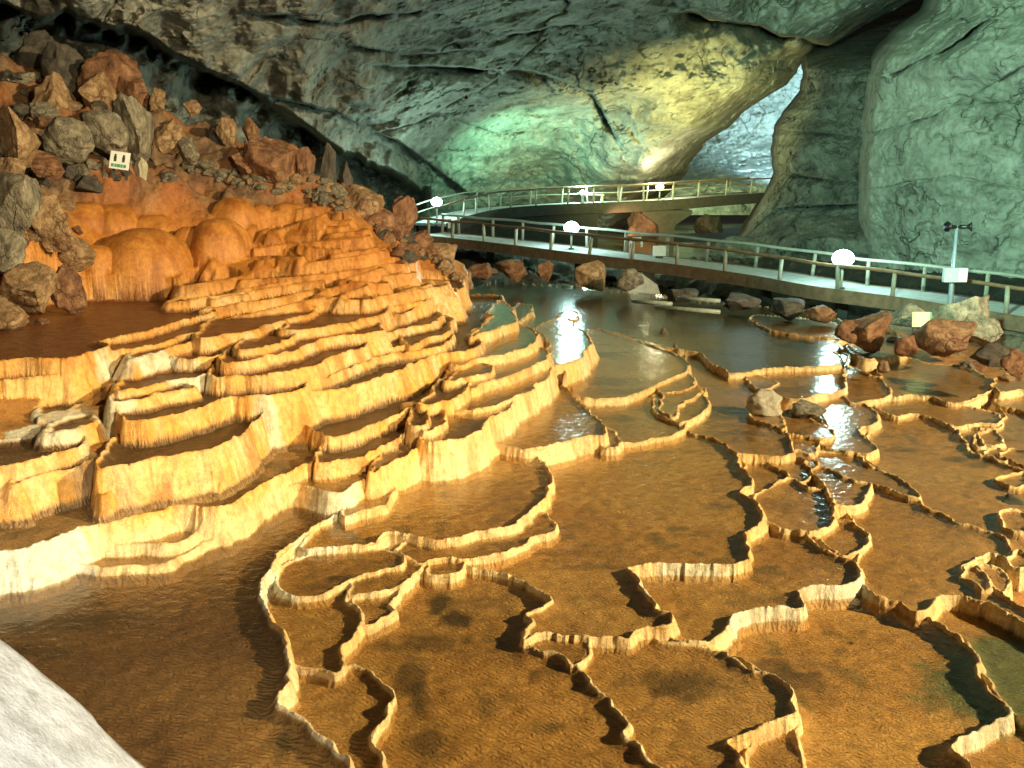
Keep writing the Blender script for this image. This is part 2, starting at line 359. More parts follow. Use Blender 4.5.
# right
pool(.8, [(621,441),(650,439),(672,434),(687,424),(686,420),(668,417),(652,401),(655,388),(620,384),(577,390),(586,412),(606,432)], .12, 0)
pool(.88, [(666,418),(682,421),(700,413),(711,405),(706,395),(700,386),(670,385),(653,395),(654,406)], .09, 0)
pool(.93, [(670,417),(680,409),(684,401),(700,394),(702,389),(680,384),(660,396)], .05, 0)
pool(.96, [(664,392),(684,389),(694,383),(691,375),(680,366),(656,380)], .08, 0)
pool(1.05, [(573,396),(600,397),(625,396),(645,390),(660,381),(682,373),(689,366),(685,358),(672,352),(655,346),(637,340),(612,332),(596,328),(580,335),(578,355),(566,375)], .16, 0)
pool(.95, [(682,349),(697,351),(710,360),(722,367),(732,372),(758,369),(780,367),(807,366),(838,364),(841,358),(833,351),(839,347),(836,341),(843,336),(838,318),(790,308),(690,300),(640,293),(560,285),(500,282),(468,290),(470,330),(500,346),(545,350),(580,345),(612,331),(655,345)], .28, 0)
pool(1.03, [(750,318),(775,330),(800,334),(843,337),(840,325),(825,320),(800,317),(785,316),(755,314)], .08, 0)
pool(.76, [(765,388),(790,398),(807,397),(820,394),(843,390),(845,378),(842,368),(840,352),(760,355),(750,372)], .14, 0)
pool(.78, [(752,383),(764,388),(774,386),(776,381),(762,376),(745,374)], .06, 0)
pool(.7, [(688,431),(720,440),(735,451),(742,454),(757,454),(775,454),(790,452),(789,440),(785,426),(778,418),(776,400),(765,390),(750,382),(730,373),(710,361),(690,350),(684,365),(698,395),(690,420)], .16, 0)
pool(.75, [(752,416),(770,423),(784,428),(778,410),(760,405)], .06, 0)
pool(.6, [(783,431),(800,435),(815,437),(828,438),(832,433),(822,424),(810,416),(800,408),(783,412)], .09, 0)
pool(.53, [(788,452),(803,455),(813,453),(820,446),(818,440),(800,428),(786,436)], .07, 0)
pool(.5, [(763,457),(772,466),(787,472),(794,482),(812,475),(818,466),(808,457),(797,450),(780,444)], .09, 0)
pool(.54, [(790,454),(800,458),(807,466),(815,468),(818,462),(808,455),(800,448)], .05, 0)
pool(.46, [(756,494),(768,487),(780,486),(796,487),(797,478),(785,460),(760,448),(738,448),(744,466),(748,482)], .12, 0)
pool(.5, [(806,485),(825,488),(832,500),(834,515),(826,525),(813,531),(800,530),(782,527),(765,519),(757,505),(755,494),(766,486),(790,476)], .2, 0, .06)
pool(.56, [(834,504),(850,505),(864,501),(869,492),(869,482),(858,479),(843,474),(818,465),(810,470),(822,482),(832,494)], .16, 0, .05)
pool(.42, [(834,519),(853,522),(866,533),(870,541),(866,549),(853,552),(845,555),(830,545),(812,532),(825,520)], .18, 0, .05)
pool(.52, [(824,446),(855,451),(868,452),(876,447),(867,438),(861,427),(871,424),(876,415),(868,405),(850,399),(830,392),(815,400),(828,425)], .14, 0)
pool(.43, [(840,452),(856,452),(868,464),(885,471),(903,480),(916,488),(919,496),(903,492),(880,484),(868,481),(850,477),(820,465),(812,452)], .12, 0, .045)
pool(.3, [(893,486),(918,497),(928,507),(948,514),(956,521),(990,530),(1008,540),(1015,551),(1100,580),(1120,490),(1050,478),(1000,462),(976,452),(962,440),(951,425),(938,418),(918,413),(898,416),(875,404),(864,410),(868,440),(862,455),(880,468)], .2, 0, .05)
pool(.38, [(875,404),(898,416),(918,413),(938,418),(953,425),(980,422),(998,423),(995,413),(975,407),(950,402),(930,392),(890,390)], .12, 0)
pool(.5, [(891,396),(915,395),(932,396),(950,402),(968,401),(980,395),(996,389),(994,381),(983,374),(972,368),(948,364),(928,362),(900,355),(880,364),(884,385)], .14, 0)
pool(.56, [(855,402),(880,398),(891,393),(889,385),(881,378),(868,374),(850,366),(842,385)], .12, 0)
pool(.26, [(955,427),(963,440),(976,452),(1000,462),(1050,478),(1120,460),(1080,420),(1010,400),(998,420)], .16, 0, .05)
pool(.36, [(984,443),(994,445),(1005,443),(1000,435),(988,429),(978,434)], .08, 0)
pool(.3, [(965,425),(985,428),(1000,427),(997,418),(970,417)], .08, 0)
pool(.34, [(1000,404),(1022,410),(1060,425),(1080,408),(1030,390),(1002,388)], .1, 0)
pool(.85, [(866,358),(882,357),(896,353),(906,347),(904,340),(890,330),(862,338)], .08, .2)
pool(.9, [(854,351),(865,353),(872,350),(868,340),(856,340)], .06, .2)
pool(.6, [(1000,392),(1020,388),(1060,392),(1080,380),(1020,372),(996,378)], .1, 0)
for z_, p_ in [(.36,[(1003,456),(1015,462),(1030,467),(1036,455),(1015,446)]),(.34,[(984,453),(1000,460),(1009,455),(998,446)]),(.315,[(1000,479),(1016,485),(1031,481),(1020,471)]),
               (.32,[(1000,521),(1012,529),(1031,531),(1031,514),(1010,507)]),(.36,[(962,575),(975,581),(985,591),(993,586),(985,573),(970,565)]),(.38,[(1008,563),(1020,567),(1036,560),(1022,549)]),
               (.33,[(970,440),(978,446),(986,444),(984,436),(974,434)])]:
    pool(z_, p_, .1, 0, .05)
# little pools off the picture's left edge and right edge are left to the bare slope

# levels: everything low is scaled gently, the hillside is solved step by step from the crests below
def y_low(P_, x):                                  # lowest edge of a traced pool in column x
    ys_ = [a[1] + (x - a[0]) / (b[0] - a[0]) * (b[1] - a[1]) for a, b in zip(P_, np.roll(P_, -1, 0)) if (a[0] - x) * (b[0] - x) < 0]
    return (min(ys_), max(ys_)) if len(ys_) > 1 else None
order = sorted(range(len(PL)), key=lambda k: PL[k][0]); Z0 = [p_[0] for p_ in PL]; ZN = {}
for k in order:
    z, dep, so, lip, pts = PL[k]
    hillp = z > 1.22 and pts[:, 0].min() < 545 and z != 1.45
    fixed = {1.45: 1.14, 2.86: 2.5 if pts[0, 0] < 0 else None, 2.66: 2.27, 2.68: 2.42, 1.24: .97}.get(z)
    if id(pts) in UP: ZN[k] = z; continue
    if fixed: ZN[k] = fixed; continue
    if not hillp: ZN[k] = .11 + .57 * z; continue
    nfp = max(3, int(len(pts) * .6)); est = []
    for i in range(nfp - 1):
        for t in (.25, .75):
            x, y = pts[i] * (1 - t) + pts[i + 1] * t
            best = None
            for j in ZN:
                r_ = y_low(PL[j][4], x)
                if r_ and r_[0] - 3 < y + 2.5 < r_[1] and r_[1] > y + 2.5 and Z0[j] < z:
                    if best is None or ZN[j] > ZN[best[0]]: best = (j, r_[1])
            if best:
                gap = best[1] - y; phi = np.interp(x, [120, 300, 450], PHI); phi = .62 if z in (1.95, 2.15) and x < 262 else phi; phi = phi + (.88 - phi) * np.interp(y, [275, 325], [1, 0])
                face = min(phi * gap, 46)
                zz = ZN[best[0]]
                for _ in range(4):
                    d_ = at_z(x, y, zz)[1]; zz = ZN[best[0]] + face * math.hypot(d_, ZC - zz) / F / .96
                est.append(zz)
    ZN[k] = float(np.median(est)) if est else .09 + .7 * z
PL = [(ZN[k],) + PL[k][1:] for k in range(len(PL))]
if DBG:
    for k in order: print('POOL %.2f -> %.2f  d %.1f  at %s' % (Z0[k], ZN[k], at_z(*PL[k][4][len(PL[k][4]) // 3], ZN[k])[1], PL[k][4][len(PL[k][4]) // 3]))
# ground control points: (px, py, distance)
GC = [(0,250,18.8),(-80,300,16.5),(-80,240,18),(30,270,19),(0,180,21),(-120,160,21),(0,120,25),(-120,80,25),(60,60,30),(0,60,30),(150,112,29),(100,150,25),(120,185,23.5),
      (200,150,28),(180,185,24.8),(250,190,25),(300,172,27),(310,195,25),(350,200,27),(360,228,25),(400,232,28),(395,250,25),(430,262,29),(440,280,26),(470,283,33),(60,309,18.6),(0,317,17.5)] + [(147,284,22.6),(190,280,22.8),(120,285,22.2),(90,292,21.2),(155,246,23.3),(221,262,23),(110,240,23.2),(147,215,24.3),(205,215,24.3),(240,235,23.6),(180,250,23.3),(75,225,22.6),(70,262,21.2)] * 3
gpts, gz = [], []
G1 = 'boulders heaped above the flowstone'
BL = [  # px, py(base), d, w, h, kind, label
 (110,112,29,85,58,'red','big reddish brown block on top of the rock heap, its ridge sloping right'),
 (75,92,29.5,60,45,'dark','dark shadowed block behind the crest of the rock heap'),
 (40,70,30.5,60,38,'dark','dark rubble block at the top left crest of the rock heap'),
 (60,125,27,60,50,'tan','cracked tan block in the middle of the rock heap above a gap'),
 (98,108,28,50,38,'tan','rounded layered tan boulder under the big reddish block'),
 (133,110,28.5,45,34,'red','orange rust coloured wedge right of the layered tan boulder'),
 (157,108,28,20,20,'tan','small squarish tan block at the right tip of the rock heap'),
 (45,118,25,34,16,'grey','flat grey slab lying left of the grey angular boulder'),
 (20,155,21.5,52,46,'tan','large pale tan boulder at the left edge with bright lit face'),
 (70,150,23.5,48,32,'grey','knobbly dark grey boulder leaning left of the white notice'),
 (105,143,24.2,42,32,'grey','grey boulder with a greenish flat top behind the white notice'),
 (137,148,24.6,38,52,'grey','upright angular grey boulder with dark cleft right of the notice'),
 (125,168,24.6,40,30,'grey','smooth grey boulder just under the white notice'),
 (168,146,25,40,26,'tan','bumpy tan boulder right of the upright grey boulder'),
 (188,158,24.8,26,20,'grey','bluish grey conical stone beside the bumpy tan boulder'),
 (110,185,24.2,24,26,'grey','grey flat stone leaning below the notice at the flowstone top'),
 (142,186,24.4,16,30,'pale','long pale splinter of stone lying across the flowstone top'),
 (12,180,20.5,40,22,'tan','low tan stone under the bright boulder at the left edge'),
 (45,172,22.5,46,22,'red','flat reddish stone left of the stone leaning below the notice'),
 (18,215,19.4,60,42,'grey','big grey brown boulder at the left edge beside the dark hollow'),
 (52,235,20,44,40,'tan','tan boulder right of the dark hollow on the left'),
 (10,262,18.4,44,36,'grey','grey boulder below the dark hollow at the left edge'),
 (72,262,20.6,40,28,'tan','rough tan stone touching the lowest flowstone dome'),
 (30,298,18,70,36,'tan','wide tan boulder over the left end of the red pool'),
 (5,322,17,60,30,'tan','pale tan rock bank sloping into the red pool at the left edge'),
 (66,298,19,50,34,'red','reddish flow coated stone above the red pool'),
 (192,112,27.8,18,12,'tan','small knob of tan rock alone on the slope under the dark overhang'),
 (228,140,27,22,22,'tan','rounded tan boulder in the cluster under the dark overhang'),
 (212,142,27.4,16,16,'dark','dark little boulder left of the cluster under the overhang'),
 (250,138,27,18,20,'red','pointed reddish stone in the cluster under the overhang'),
 (275,180,26.5,62,42,'red','large rusty red boulder with tilted top above the pale rubble band'),
 (305,178,26.8,26,30,'red','red brown blunt boulder at the right end of the large rusty one'),
 (245,168,26.2,34,22,'red','low orange stone at the left foot of the large rusty boulder'),
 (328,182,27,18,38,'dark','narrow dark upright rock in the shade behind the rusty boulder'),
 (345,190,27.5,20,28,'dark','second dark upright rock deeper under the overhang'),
 (362,215,27,46,30,'tan','yellowish tan block with flat lit face on the right slope'),
 (372,232,26.8,60,26,'red','cracked brown boulder below the yellowish block'),
 (402,232,28,34,36,'red','dark red ragged boulder standing at the lamp end of the slope'),
 (415,252,28,44,22,'red','brown red rubble boulder on the slope under the left lamp'),
 (440,262,29,44,20,'tan','low brown boulder at the foot of the slope near the footbridge'),
 (40,328,18.0,46,12,'red','flat orange red rock lying like an island in the red pool'),
]
GC = [(x, y, d + (2.4 if y < 320 and d < 29 else .8)) for x, y, d in GC]
BL[:] = [(a_[0], a_[1], a_[2] + (2.4 if a_[2] < 28 else 1.6)) + a_[3:] for a_ in BL]
for (x, y, d) in GC:
    p = at_d(x, y, d); gpts.append(p[:2]); gz.append(p[2])
for (x, y, d, w, h, k, l_) in BL[:-1]:
    for dx_ in (-.3, .3):
        p = at_d(x + dx_ * w, y - 3, d); gpts.append(p[:2]); gz.append(p[2] + .12)
for x in range(190, 470, 22):
    for y in range(202, 318, 12):
        if y > 318 - (x - 250) * .0 or y < 196 + max(0, x - 300) * .52: continue
        p = at_d(x, y, float(f_up(x, y))); gpts.append(p[:2]); gz.append(p[2] - .17)
for (z, dep, so, lip, pts) in PL:
    if id(pts) in UP: continue
    q = at_z(pts[:, 0], pts[:, 1], z)
    nf_ = int(len(q) * .62); hill_ = z > 1.2 and np.median(q[:, 0]) < 1.5
    for i_, a in enumerate(q):
        if i_ % 2 and not hill_: continue
        gpts.append(a); gz.append((z - .2 if i_ < nf_ else z + .04) if hill_ else z - .16 - dep)
for (x, y, z) in [(-18,10,2.5),(-20,20,5),(-20,30,8),(-14,34,7),(-8,36,3),(-4,40,1),(-12,46,1),(-3,46,.8),(3,44,.6),(6,40,.4),(10,38,.3),(14,34,.2),(19,30,.6),(24,26,.6),(16,24,.3),(24,16,0),(12,8,0),(0,3,.6),(-8,4,1),
                  (14,29,.3),(16,28,.5),(20,50,.4),(10,55,.2),(0,60,.2),(-10,60,.5),(10,75,.9),(0,75,.9),(-15,75,1),(25,75,1),(20,18,.2)]:
    gpts.append(np.array([x, y])); gz.append(z)
gpts = np.array(gpts); gz = np.array(gz)

# fan-shaped sheet of ground, denser near the viewpoint
PXc = np.linspace(-130, 1160, 1560); TH = (PXc - 512) / F        # x/y slope of each column
rs = [2.4]
while rs[-1] < 80:
    r = rs[-1]
    rs.append(r + (.05 if r < 6 else np.interp(r, [6, 10, 16, 25, 35, 45, 80], [.016, .016, .021, .033, .09, .3, 1.0])))
RS = np.array(rs); NR, NC = len(RS), len(TH)
Y = np.repeat(RS[:, None], NC, 1).astype(np.float32); X = (Y * TH[None, :]).astype(np.float32)
# base slope by inverse distance on a coarse raster
gx = np.linspace(-52, 55, 215); gy = np.linspace(0, 82, 165)
GX, GY = np.meshgrid(gx, gy)
num = np.zeros_like(GX); den = np.zeros_like(GX)
for (a, b_), z in zip(gpts, gz):
    w = 1 / ((GX - a) ** 2 + (GY - b_) ** 2 + .45) ** 1.9; num += w * z; den += w
G0 = num / den
fx = np.clip((X + 52) / .5, 0, 213.99); fy = np.clip(Y / .5, 0, 163.99)
ix, iy = fx.astype(int), fy.astype(int); tx, ty = fx - ix, fy - iy
H = (G0[iy, ix] * (1 - tx) * (1 - ty) + G0[iy, ix + 1] * tx * (1 - ty) + G0[iy + 1, ix] * (1 - tx) * ty + G0[iy + 1, ix + 1] * tx * ty).astype(np.float32)
BASE = H.copy()
hillw = sstep(2.6, 4.4, H) * sstep(40, 32, Y)
RIM = np.zeros_like(H); OWN = np.full(H.shape, -1, np.int16); FLO = np.zeros_like(H)
wob1 = noise2(X * 2.1, Y * 2.1, 5) ; wob2 = noise2(X * 6.5, Y * 6.5, 6)
flute = 1 - np.abs(noise2(X * 11, Y * 11, 8)); flute2 = noise2(X * 25, Y * 25, 9)
lipn = .75 + .5 * noise2(X * 1.7, Y * 1.7, 10)

def smooth_poly(q, step=.05):
    n = len(q); out = []
    for i in range(n):
        p0, p1, p2, p3 = q[i - 1], q[i], q[(i + 1) % n], q[(i + 2) % n]
        L = np.linalg.norm(p2 - p1); k = max(2, int(L / step)); k = min(k, 110)
        t0 = 0.; al = .5
        d01 = max(np.linalg.norm(p1 - p0), 1e-3) ** al; d12 = max(L, 1e-3) ** al; d23 = max(np.linalg.norm(p3 - p2), 1e-3) ** al
        t1, t2, t3 = d01, d01 + d12, d01 + d12 + d23
        for t in np.linspace(t1, t2, k, endpoint=False):
            A1 = (t1 - t) / (t1 - t0) * p0 + (t - t0) / (t1 - t0) * p1
            A2 = (t2 - t) / (t2 - t1) * p1 + (t - t1) / (t2 - t1) * p2
            A3 = (t3 - t) / (t3 - t2) * p2 + (t - t2) / (t3 - t2) * p3
            B1 = (t2 - t) / (t2 - t0) * A1 + (t - t0) / (t2 - t0) * A2
            B2 = (t3 - t) / (t3 - t1) * A2 + (t - t1) / (t3 - t1) * A3
            out.append((t2 - t) / (t2 - t1) * B1 + (t - t1) / (t2 - t1) * B2)
    q = np.array(out)
    if False: return q
    w = np.stack([fbm2(q[:, 0] * 1.9, q[:, 1] * 1.9, 3, 31), fbm2(q[:, 0] * 1.9, q[:, 1] * 1.9, 3, 47)], -1)
    c = np.stack([noise2(q[:, 0] * 7, q[:, 1] * 7, 51), noise2(q[:, 0] * 7, q[:, 1] * 7, 53)], -1)
    rr = np.linalg.norm(q, axis=1, keepdims=True)
    return q + w * np.clip(.012 * rr, .1, .22) * .55 + c * .026 + np.stack([noise2(q[:, 0] * 15, q[:, 1] * 15, 55), noise2(q[:, 0] * 15, q[:, 1] * 15, 57)], -1) * .012

dTH = TH[1] - TH[0]
def rc(xmin, xmax, ymin, ymax):
    r0 = max(0, np.searchsorted(RS, ymin) - 1); r1 = min(NR, np.searchsorted(RS, ymax) + 1)
    y0, y1 = max(ymin, RS[0]), max(ymax, RS[0] + .01)
    s = [xmin / y0, xmin / y1, xmax / y0, xmax / y1]
    c0 = max(0, int((min(s) - TH[0]) / dTH) - 1); c1 = min(NC, int((max(s) - TH[0]) / dTH) + 2)
    return r0, r1, c0, c1
MARG = 1.8
for k, (z, dep, so, lip, pts) in sorted(enumerate(PL), key=lambda e: e[1][0]):
    zz = z; up_ = UP.get(id(pts))
    q = up_[2][:, :2] if up_ else at_z(pts[:, 0], pts[:, 1], z + lip)
    q = smooth_poly(q); dep = dep * (.42 if z < .95 else .9)
    r0, r1, c0, c1 = rc(q[:, 0].min() - MARG, q[:, 0].max() + MARG, q[:, 1].min() - MARG, q[:, 1].max() + MARG)
    if r1 <= r0 or c1 <= c0: continue
    xs, ys = X[r0:r1, c0:c1], Y[r0:r1, c0:c1]
    if up_: zz = up_[1] + up_[0] * np.clip(xs, q[:, 0].min(), q[:, 0].max())
    D2 = np.full(xs.shape, MARG ** 2, np.float32)
    qn = np.roll(q, -1, 0)
    inside = np.zeros(xs.shape, bool)
    for a, b in zip(q, qn):
        s0, s1, e0, e1 = rc(min(a[0], b[0]) - MARG, max(a[0], b[0]) + MARG, min(a[1], b[1]) - MARG, max(a[1], b[1]) + MARG)
        s0, s1, e0, e1 = max(s0, r0), min(s1, r1), max(e0, c0), min(e1, c1)
        if s1 > s0 and e1 > e0:
            px, py = X[s0:s1, e0:e1] - a[0], Y[s0:s1, e0:e1] - a[1]
            v = b - a; L2 = max(v @ v, 1e-9)
            t = np.clip((px * v[0] + py * v[1]) / L2, 0, 1)
            dd = (px - t * v[0]) ** 2 + (py - t * v[1]) ** 2
            sl = D2[s0 - r0:s1 - r0, e0 - c0:e1 - c0]; np.minimum(sl, dd, out=sl)
        # crossing test: rows are constant y
        ya, yb = (a[1], b[1])
        if ya == yb: continue
        lo, hi = min(ya, yb), max(ya, yb)
        i0 = np.searchsorted(RS, lo, 'left'); i1 = np.searchsorted(RS, hi, 'left'); i0, i1 = max(i0, r0), min(i1, r1)
        if i1 > i0:
            yy = RS[i0:i1]; xc = a[0] + (yy - ya) / (yb - ya) * (b[0] - a[0])
            ci = np.ceil((xc / yy - TH[0]) / dTH).astype(int)
            for j, c in zip(range(i0, i1), ci):
                c = max(c, c0)
                if c < c1: inside[j - r0, c - c0:] ^= True
    D = np.sqrt(D2)
    sub = (slice(r0, r1), slice(c0, c1))
    h = H[sub]
    lp = lip * (lipn[sub] + .22 * wob2[sub] + .12 * flute2[sub])
    hill_ = (z > 1.2 and (up_ is not None or np.median(pts[:, 0]) < 425))
    back = 0.0
    if hill_:
        sd = np.where(inside, -D, D); gy_ = np.gradient(sd, axis=0) / np.maximum(np.gradient(ys, axis=0), 1e-4)
        back = sstep(.4, .8, gy_)
        for _b in range(5):
            for ax_ in (0, 1): back = (np.roll(back, 2, ax_) + back + np.roll(back, -2, ax_)) / 3
        lp = lp * (1 - back)
    # outer face
    o = np.maximum(D + .028 * (1 - flute[sub]) * (1 - .5 * so) + .006 * flute2[sub] - (.012 + .1 * so * .4), 0)
    fall = .5 + .5 * noise2(xs * .9, ys * .9, 77)
    s1_ = (6.0 - 4.4 * so) * (.45 + 1.1 * fall * fall + .15 * wob2[sub])
    lim = .42 + .2 * fall
    o = o * o / (o + .018 + .06 * so)
    drop = np.minimum(o * s1_, lim) + np.maximum(o - lim / s1_, 0) * (2.2 if so < .5 else 1.0 - .35 * so) + np.maximum(o - .9, 0) * 5
    if so > .4: drop = drop - .1 * so * (1 - np.exp(-o * 9)) 
    skirt = zz + lp - drop
    if hill_: skirt = skirt + np.maximum(zz + .0 + .12 * np.minimum(D, .35) - 4 * np.maximum(D - .35, 0) - skirt, 0) * sstep(.45, .95, back)
    win = (~inside) & (skirt > h) & (D < MARG * .98)
    h[win] = skirt[win]; RIM[sub][win] = 1; OWN[sub][win & (D > .07)] = OWN[sub][win & (D > .07)]
    # pool bowl
    tw = .07 + dep * .8
    t = np.clip(1 - np.exp(-2.6 * np.maximum(D + .012 * wob2[sub] - .008, 0) / tw), 0, 1)
    bowl = zz + lp - (lp + dep) * t + .012 * wob2[sub] * t
    h[inside] = bowl[inside]
    RIM[sub][inside] = (1 - sstep(.015, .07 + .05 * so, D + .02 * wob2[sub]))[inside]
    FLO[sub][inside] = sstep(.015, .1, D)[inside]
    FLO[sub][win] = 0; RIM[sub][win] = (1 - .6 * back)[win] if hill_ else 1
    OWN[sub][inside] = k
OWN0 = OWN.copy()

# bare ground detail
bare = (OWN < 0) & (RIM < .5)
rub = fbm2(X * 1.3, Y * 1.3, 5, 61)
scree_zone = sstep(3.9, 5.2, BASE + .35 * rub + .10 * np.clip(Y - 24, -2, 4)) * (Y < 42)
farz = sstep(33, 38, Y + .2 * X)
ledge = np.abs(noise2(X * .8, Y * .8, 91))
amp = .03 + .35 * scree_zone + .22 * farz * (Y < 60)
bare = bare & (BASE > -9)
H = np.where(bare, H + amp * rub * 1.4 + .12 * scree_zone * ledge, H)

# flowstone domes: (px, py of the top, distance, half width m, half depth m, height m, sharp)
DM = np.zeros_like(H)
def hit(px, py, y0=8.0):
    dx, dy, dz = [float(v) for v in ray(px, py)]
    k = int(np.clip((dx / dy - TH[0]) / dTH, 0, NC - 1)); line = ZC + dz / dy * RS
    w = np.nonzero((H[:, k] > line) & (RS > y0))[0]
    return (dx / dy * RS[w[0]], RS[w[0]], float(H[w[0], k])) if len(w) else None
for (px, pyb, wpx, hpx) in [(262,222,14,14),(85,224,20,20),(290,214,16,10),(236,230,21,30),(116,242,28,36),(155,248,29,32),(221,258,27,38),(190,256,14,26),(100,286,17,26),(147,290,42,46),(60,285,14,20),
                            (300,238,20,9),(345,246,18,8)]:
    g_ = hit(px, pyb)
    if g_ is None: continue
    bx_, by_, bz_ = g_; rw = (wpx * 1.22 + 2) / F * by_; hh = hpx / F * by_ * 1.0; rd = rw * 1.0
    cy_ = by_ + rd * .85; cx_ = bx_ / by_ * cy_; zt = bz_ + hh * 1.0
    wx = X + .05 * wob1 + .015 * wob2 + .02 * (1 - flute); wy = Y + .05 * wob1
    e = ((wx - cx_) / rw) ** 2 + ((wy - cy_) / rd) ** 2
    top = bz_ - .25 + (hh + .25) * np.sqrt(np.clip(1 - e ** 1.2, 0, 1))
    m = (e < 1) & (top > H); H[m] = top[m]; RIM[m] = 1; OWN[m] = -1; OWN0[m] = -1; FLO[m] = 0; DM[m] = 1
# cones that stand alone in the far pool
for (px, py, z, r, hh) in [(664,331,.68,.3,.3),(676,346,.68,.2,.22)]:
    p = at_z(px, py, z); e = np.hypot(X + .03 * wob2 - p[0], (Y + .03 * wob1 - p[1]) * .9) / (r * .62); hh = hh * .5
    top = z - .15 + (hh + .15) * np.clip(1 - e, 0, 1) ** .7
    m = (e < 1) & (top > H); H[m] = top[m]; RIM[m] = 1
H = H.astype(np.float32)

# ---- the ground's own colours (deposits and stains, no light)
def col(c): return np.array(c, np.float32)
hgt = np.clip((H - 1.2) / 2.6, 0, 1)
n1 = fbm2(X * .9, Y * .9, 4, 101); n2 = fbm2(X * 4, Y * 4, 4, 111); n3 = fbm2(X * .35, Y * .35, 3, 121)
def mix(a, b, t): return a * (1 - t[..., None]) + b * t[..., None]
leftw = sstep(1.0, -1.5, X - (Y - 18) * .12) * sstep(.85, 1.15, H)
floorc = mix(col((.70, .42, .16)), col((.50, .29, .11)), np.clip(.5 + 1.3 * n1, 0, 1))
floorc = mix(floorc, col((.70, .40, .12)), np.clip(n3 * 1.8, 0, 1))
floorc = mix(floorc, col((.20, .16, .07)), np.clip(n2 * 1.6 - .12 + .9 * n3, 0, .75))
floorc = mix(floorc, col((.74, .48, .20)), np.clip(fbm2(X * .55, Y * .7, 4, 161) * 2.2, 0, .7))
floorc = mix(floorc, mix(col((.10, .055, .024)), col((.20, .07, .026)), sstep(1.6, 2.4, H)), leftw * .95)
rimc = mix(col((.80, .63, .36)), col((.80, .52, .20)), np.clip(.35 + 1.4 * n1, 0, 1))
rimc = mix(rimc, col((.80, .41, .085)), leftw * np.clip(.6 + n2, 0, 1))
topc = mix(col((.66, .29, .065)), col((.50, .19, .04)), np.clip(.5 + n2 * 1.2, 0, 1))
rimc = mix(rimc, topc, sstep(2.1, 3.2, H + .3 * n1))
scol = mix(col((.30, .20, .12)), col((.16, .10, .065)), np.clip(.5 + 1.4 * n2, 0, 1))
scol = mix(scol, col((.40, .15, .05)), np.clip(.2 + 1.8 * n1, 0, 1))
basec = mix(mix(col((.55, .27, .08)), col((.34, .17, .06)), np.clip(.5 + 1.3 * n2, 0, 1)), topc, sstep(2.1, 3.1, H))
basec = mix(basec, scol, scree_zone)
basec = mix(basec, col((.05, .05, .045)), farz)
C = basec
LVL = np.array([p_[0] for p_ in PL] + [-9.0])
WLV = LVL[OWN0]; UPM = np.isin(OWN0, [i for i, p_ in enumerate(PL) if id(p_[4]) in UP])
WLV = np.where((OWN0 < 0) | UPM, -9, WLV) - .012
sub_ = sstep(.012, -.035, H - WLV + .02 * n2)               # below the water line
FLO = np.maximum(FLO, sub_ * (DM < .5)); 
C = mix(C, col((.17, .065, .022)), UPM * FLO)
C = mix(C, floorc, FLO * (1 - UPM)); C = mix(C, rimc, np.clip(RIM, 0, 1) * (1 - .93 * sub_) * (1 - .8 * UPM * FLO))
C = mix(C, col((.28, .15, .055)), sub_ * (1 - sstep(-.03, -.1, H - WLV)) * .5 * (1 - leftw))
LI = [i for i, p_ in enumerate(PL) if abs(p_[4][0][0] - 352) < .1 and abs(p_[4][0][1] - 504) < .1][0]
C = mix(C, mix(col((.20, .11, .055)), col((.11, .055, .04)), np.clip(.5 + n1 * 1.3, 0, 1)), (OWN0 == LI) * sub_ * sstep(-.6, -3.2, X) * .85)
WI = [i for i, p_ in enumerate(PL) if tuple(p_[4][0]) == (682, 349)][0]
C = mix(C, mix(col((.055, .06, .03)), col((.13, .09, .04)), np.clip(.35 + n2 * 1.4, 0, 1)), (OWN0 == WI) * np.clip(FLO, 0, 1) * .9)
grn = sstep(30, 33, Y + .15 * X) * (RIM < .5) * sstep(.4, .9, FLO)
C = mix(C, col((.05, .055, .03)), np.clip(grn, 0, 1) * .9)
# white calcite patches on faces: (px, py, z, radius)
for (px, py, z, r) in [(20,382,2.5,.75),(55,388,2.5,.4),(-20,385,2.5,.6),(25,492,1.8,.75),(-20,495,1.8,.8),(108,358,2.7,.33),(12,358,2.75,.6),(60,352,2.8,.4),(272,572,.9,.32),(285,555,.95,.3),(262,588,.9,.25),(315,528,.95,.4),
                       (745,611,.35,.8),(830,588,.35,.6),(985,735,.1,.4),(700,572,.6,.8),(846,352,.8,.8),(850,375,.8,.5),(664,331,1,.5),(676,346,1,.4),(330,478,1.2,.5),(965,745,.1,.3),(870,375,.6,.4),(118,330,2.85,.5),(160,330,2.8,.5),(270,405,1.8,.25),(190,385,2,.4)]:
    p = at_z(px, py, z); e = np.hypot(X - p[0], Y - p[1]) / r + .5 * n2
    w = sstep(1.1, .55, e) * (RIM > .4) * (1 - sub_)
    C = mix(C, col((.74, .74, .62)), w * .85)
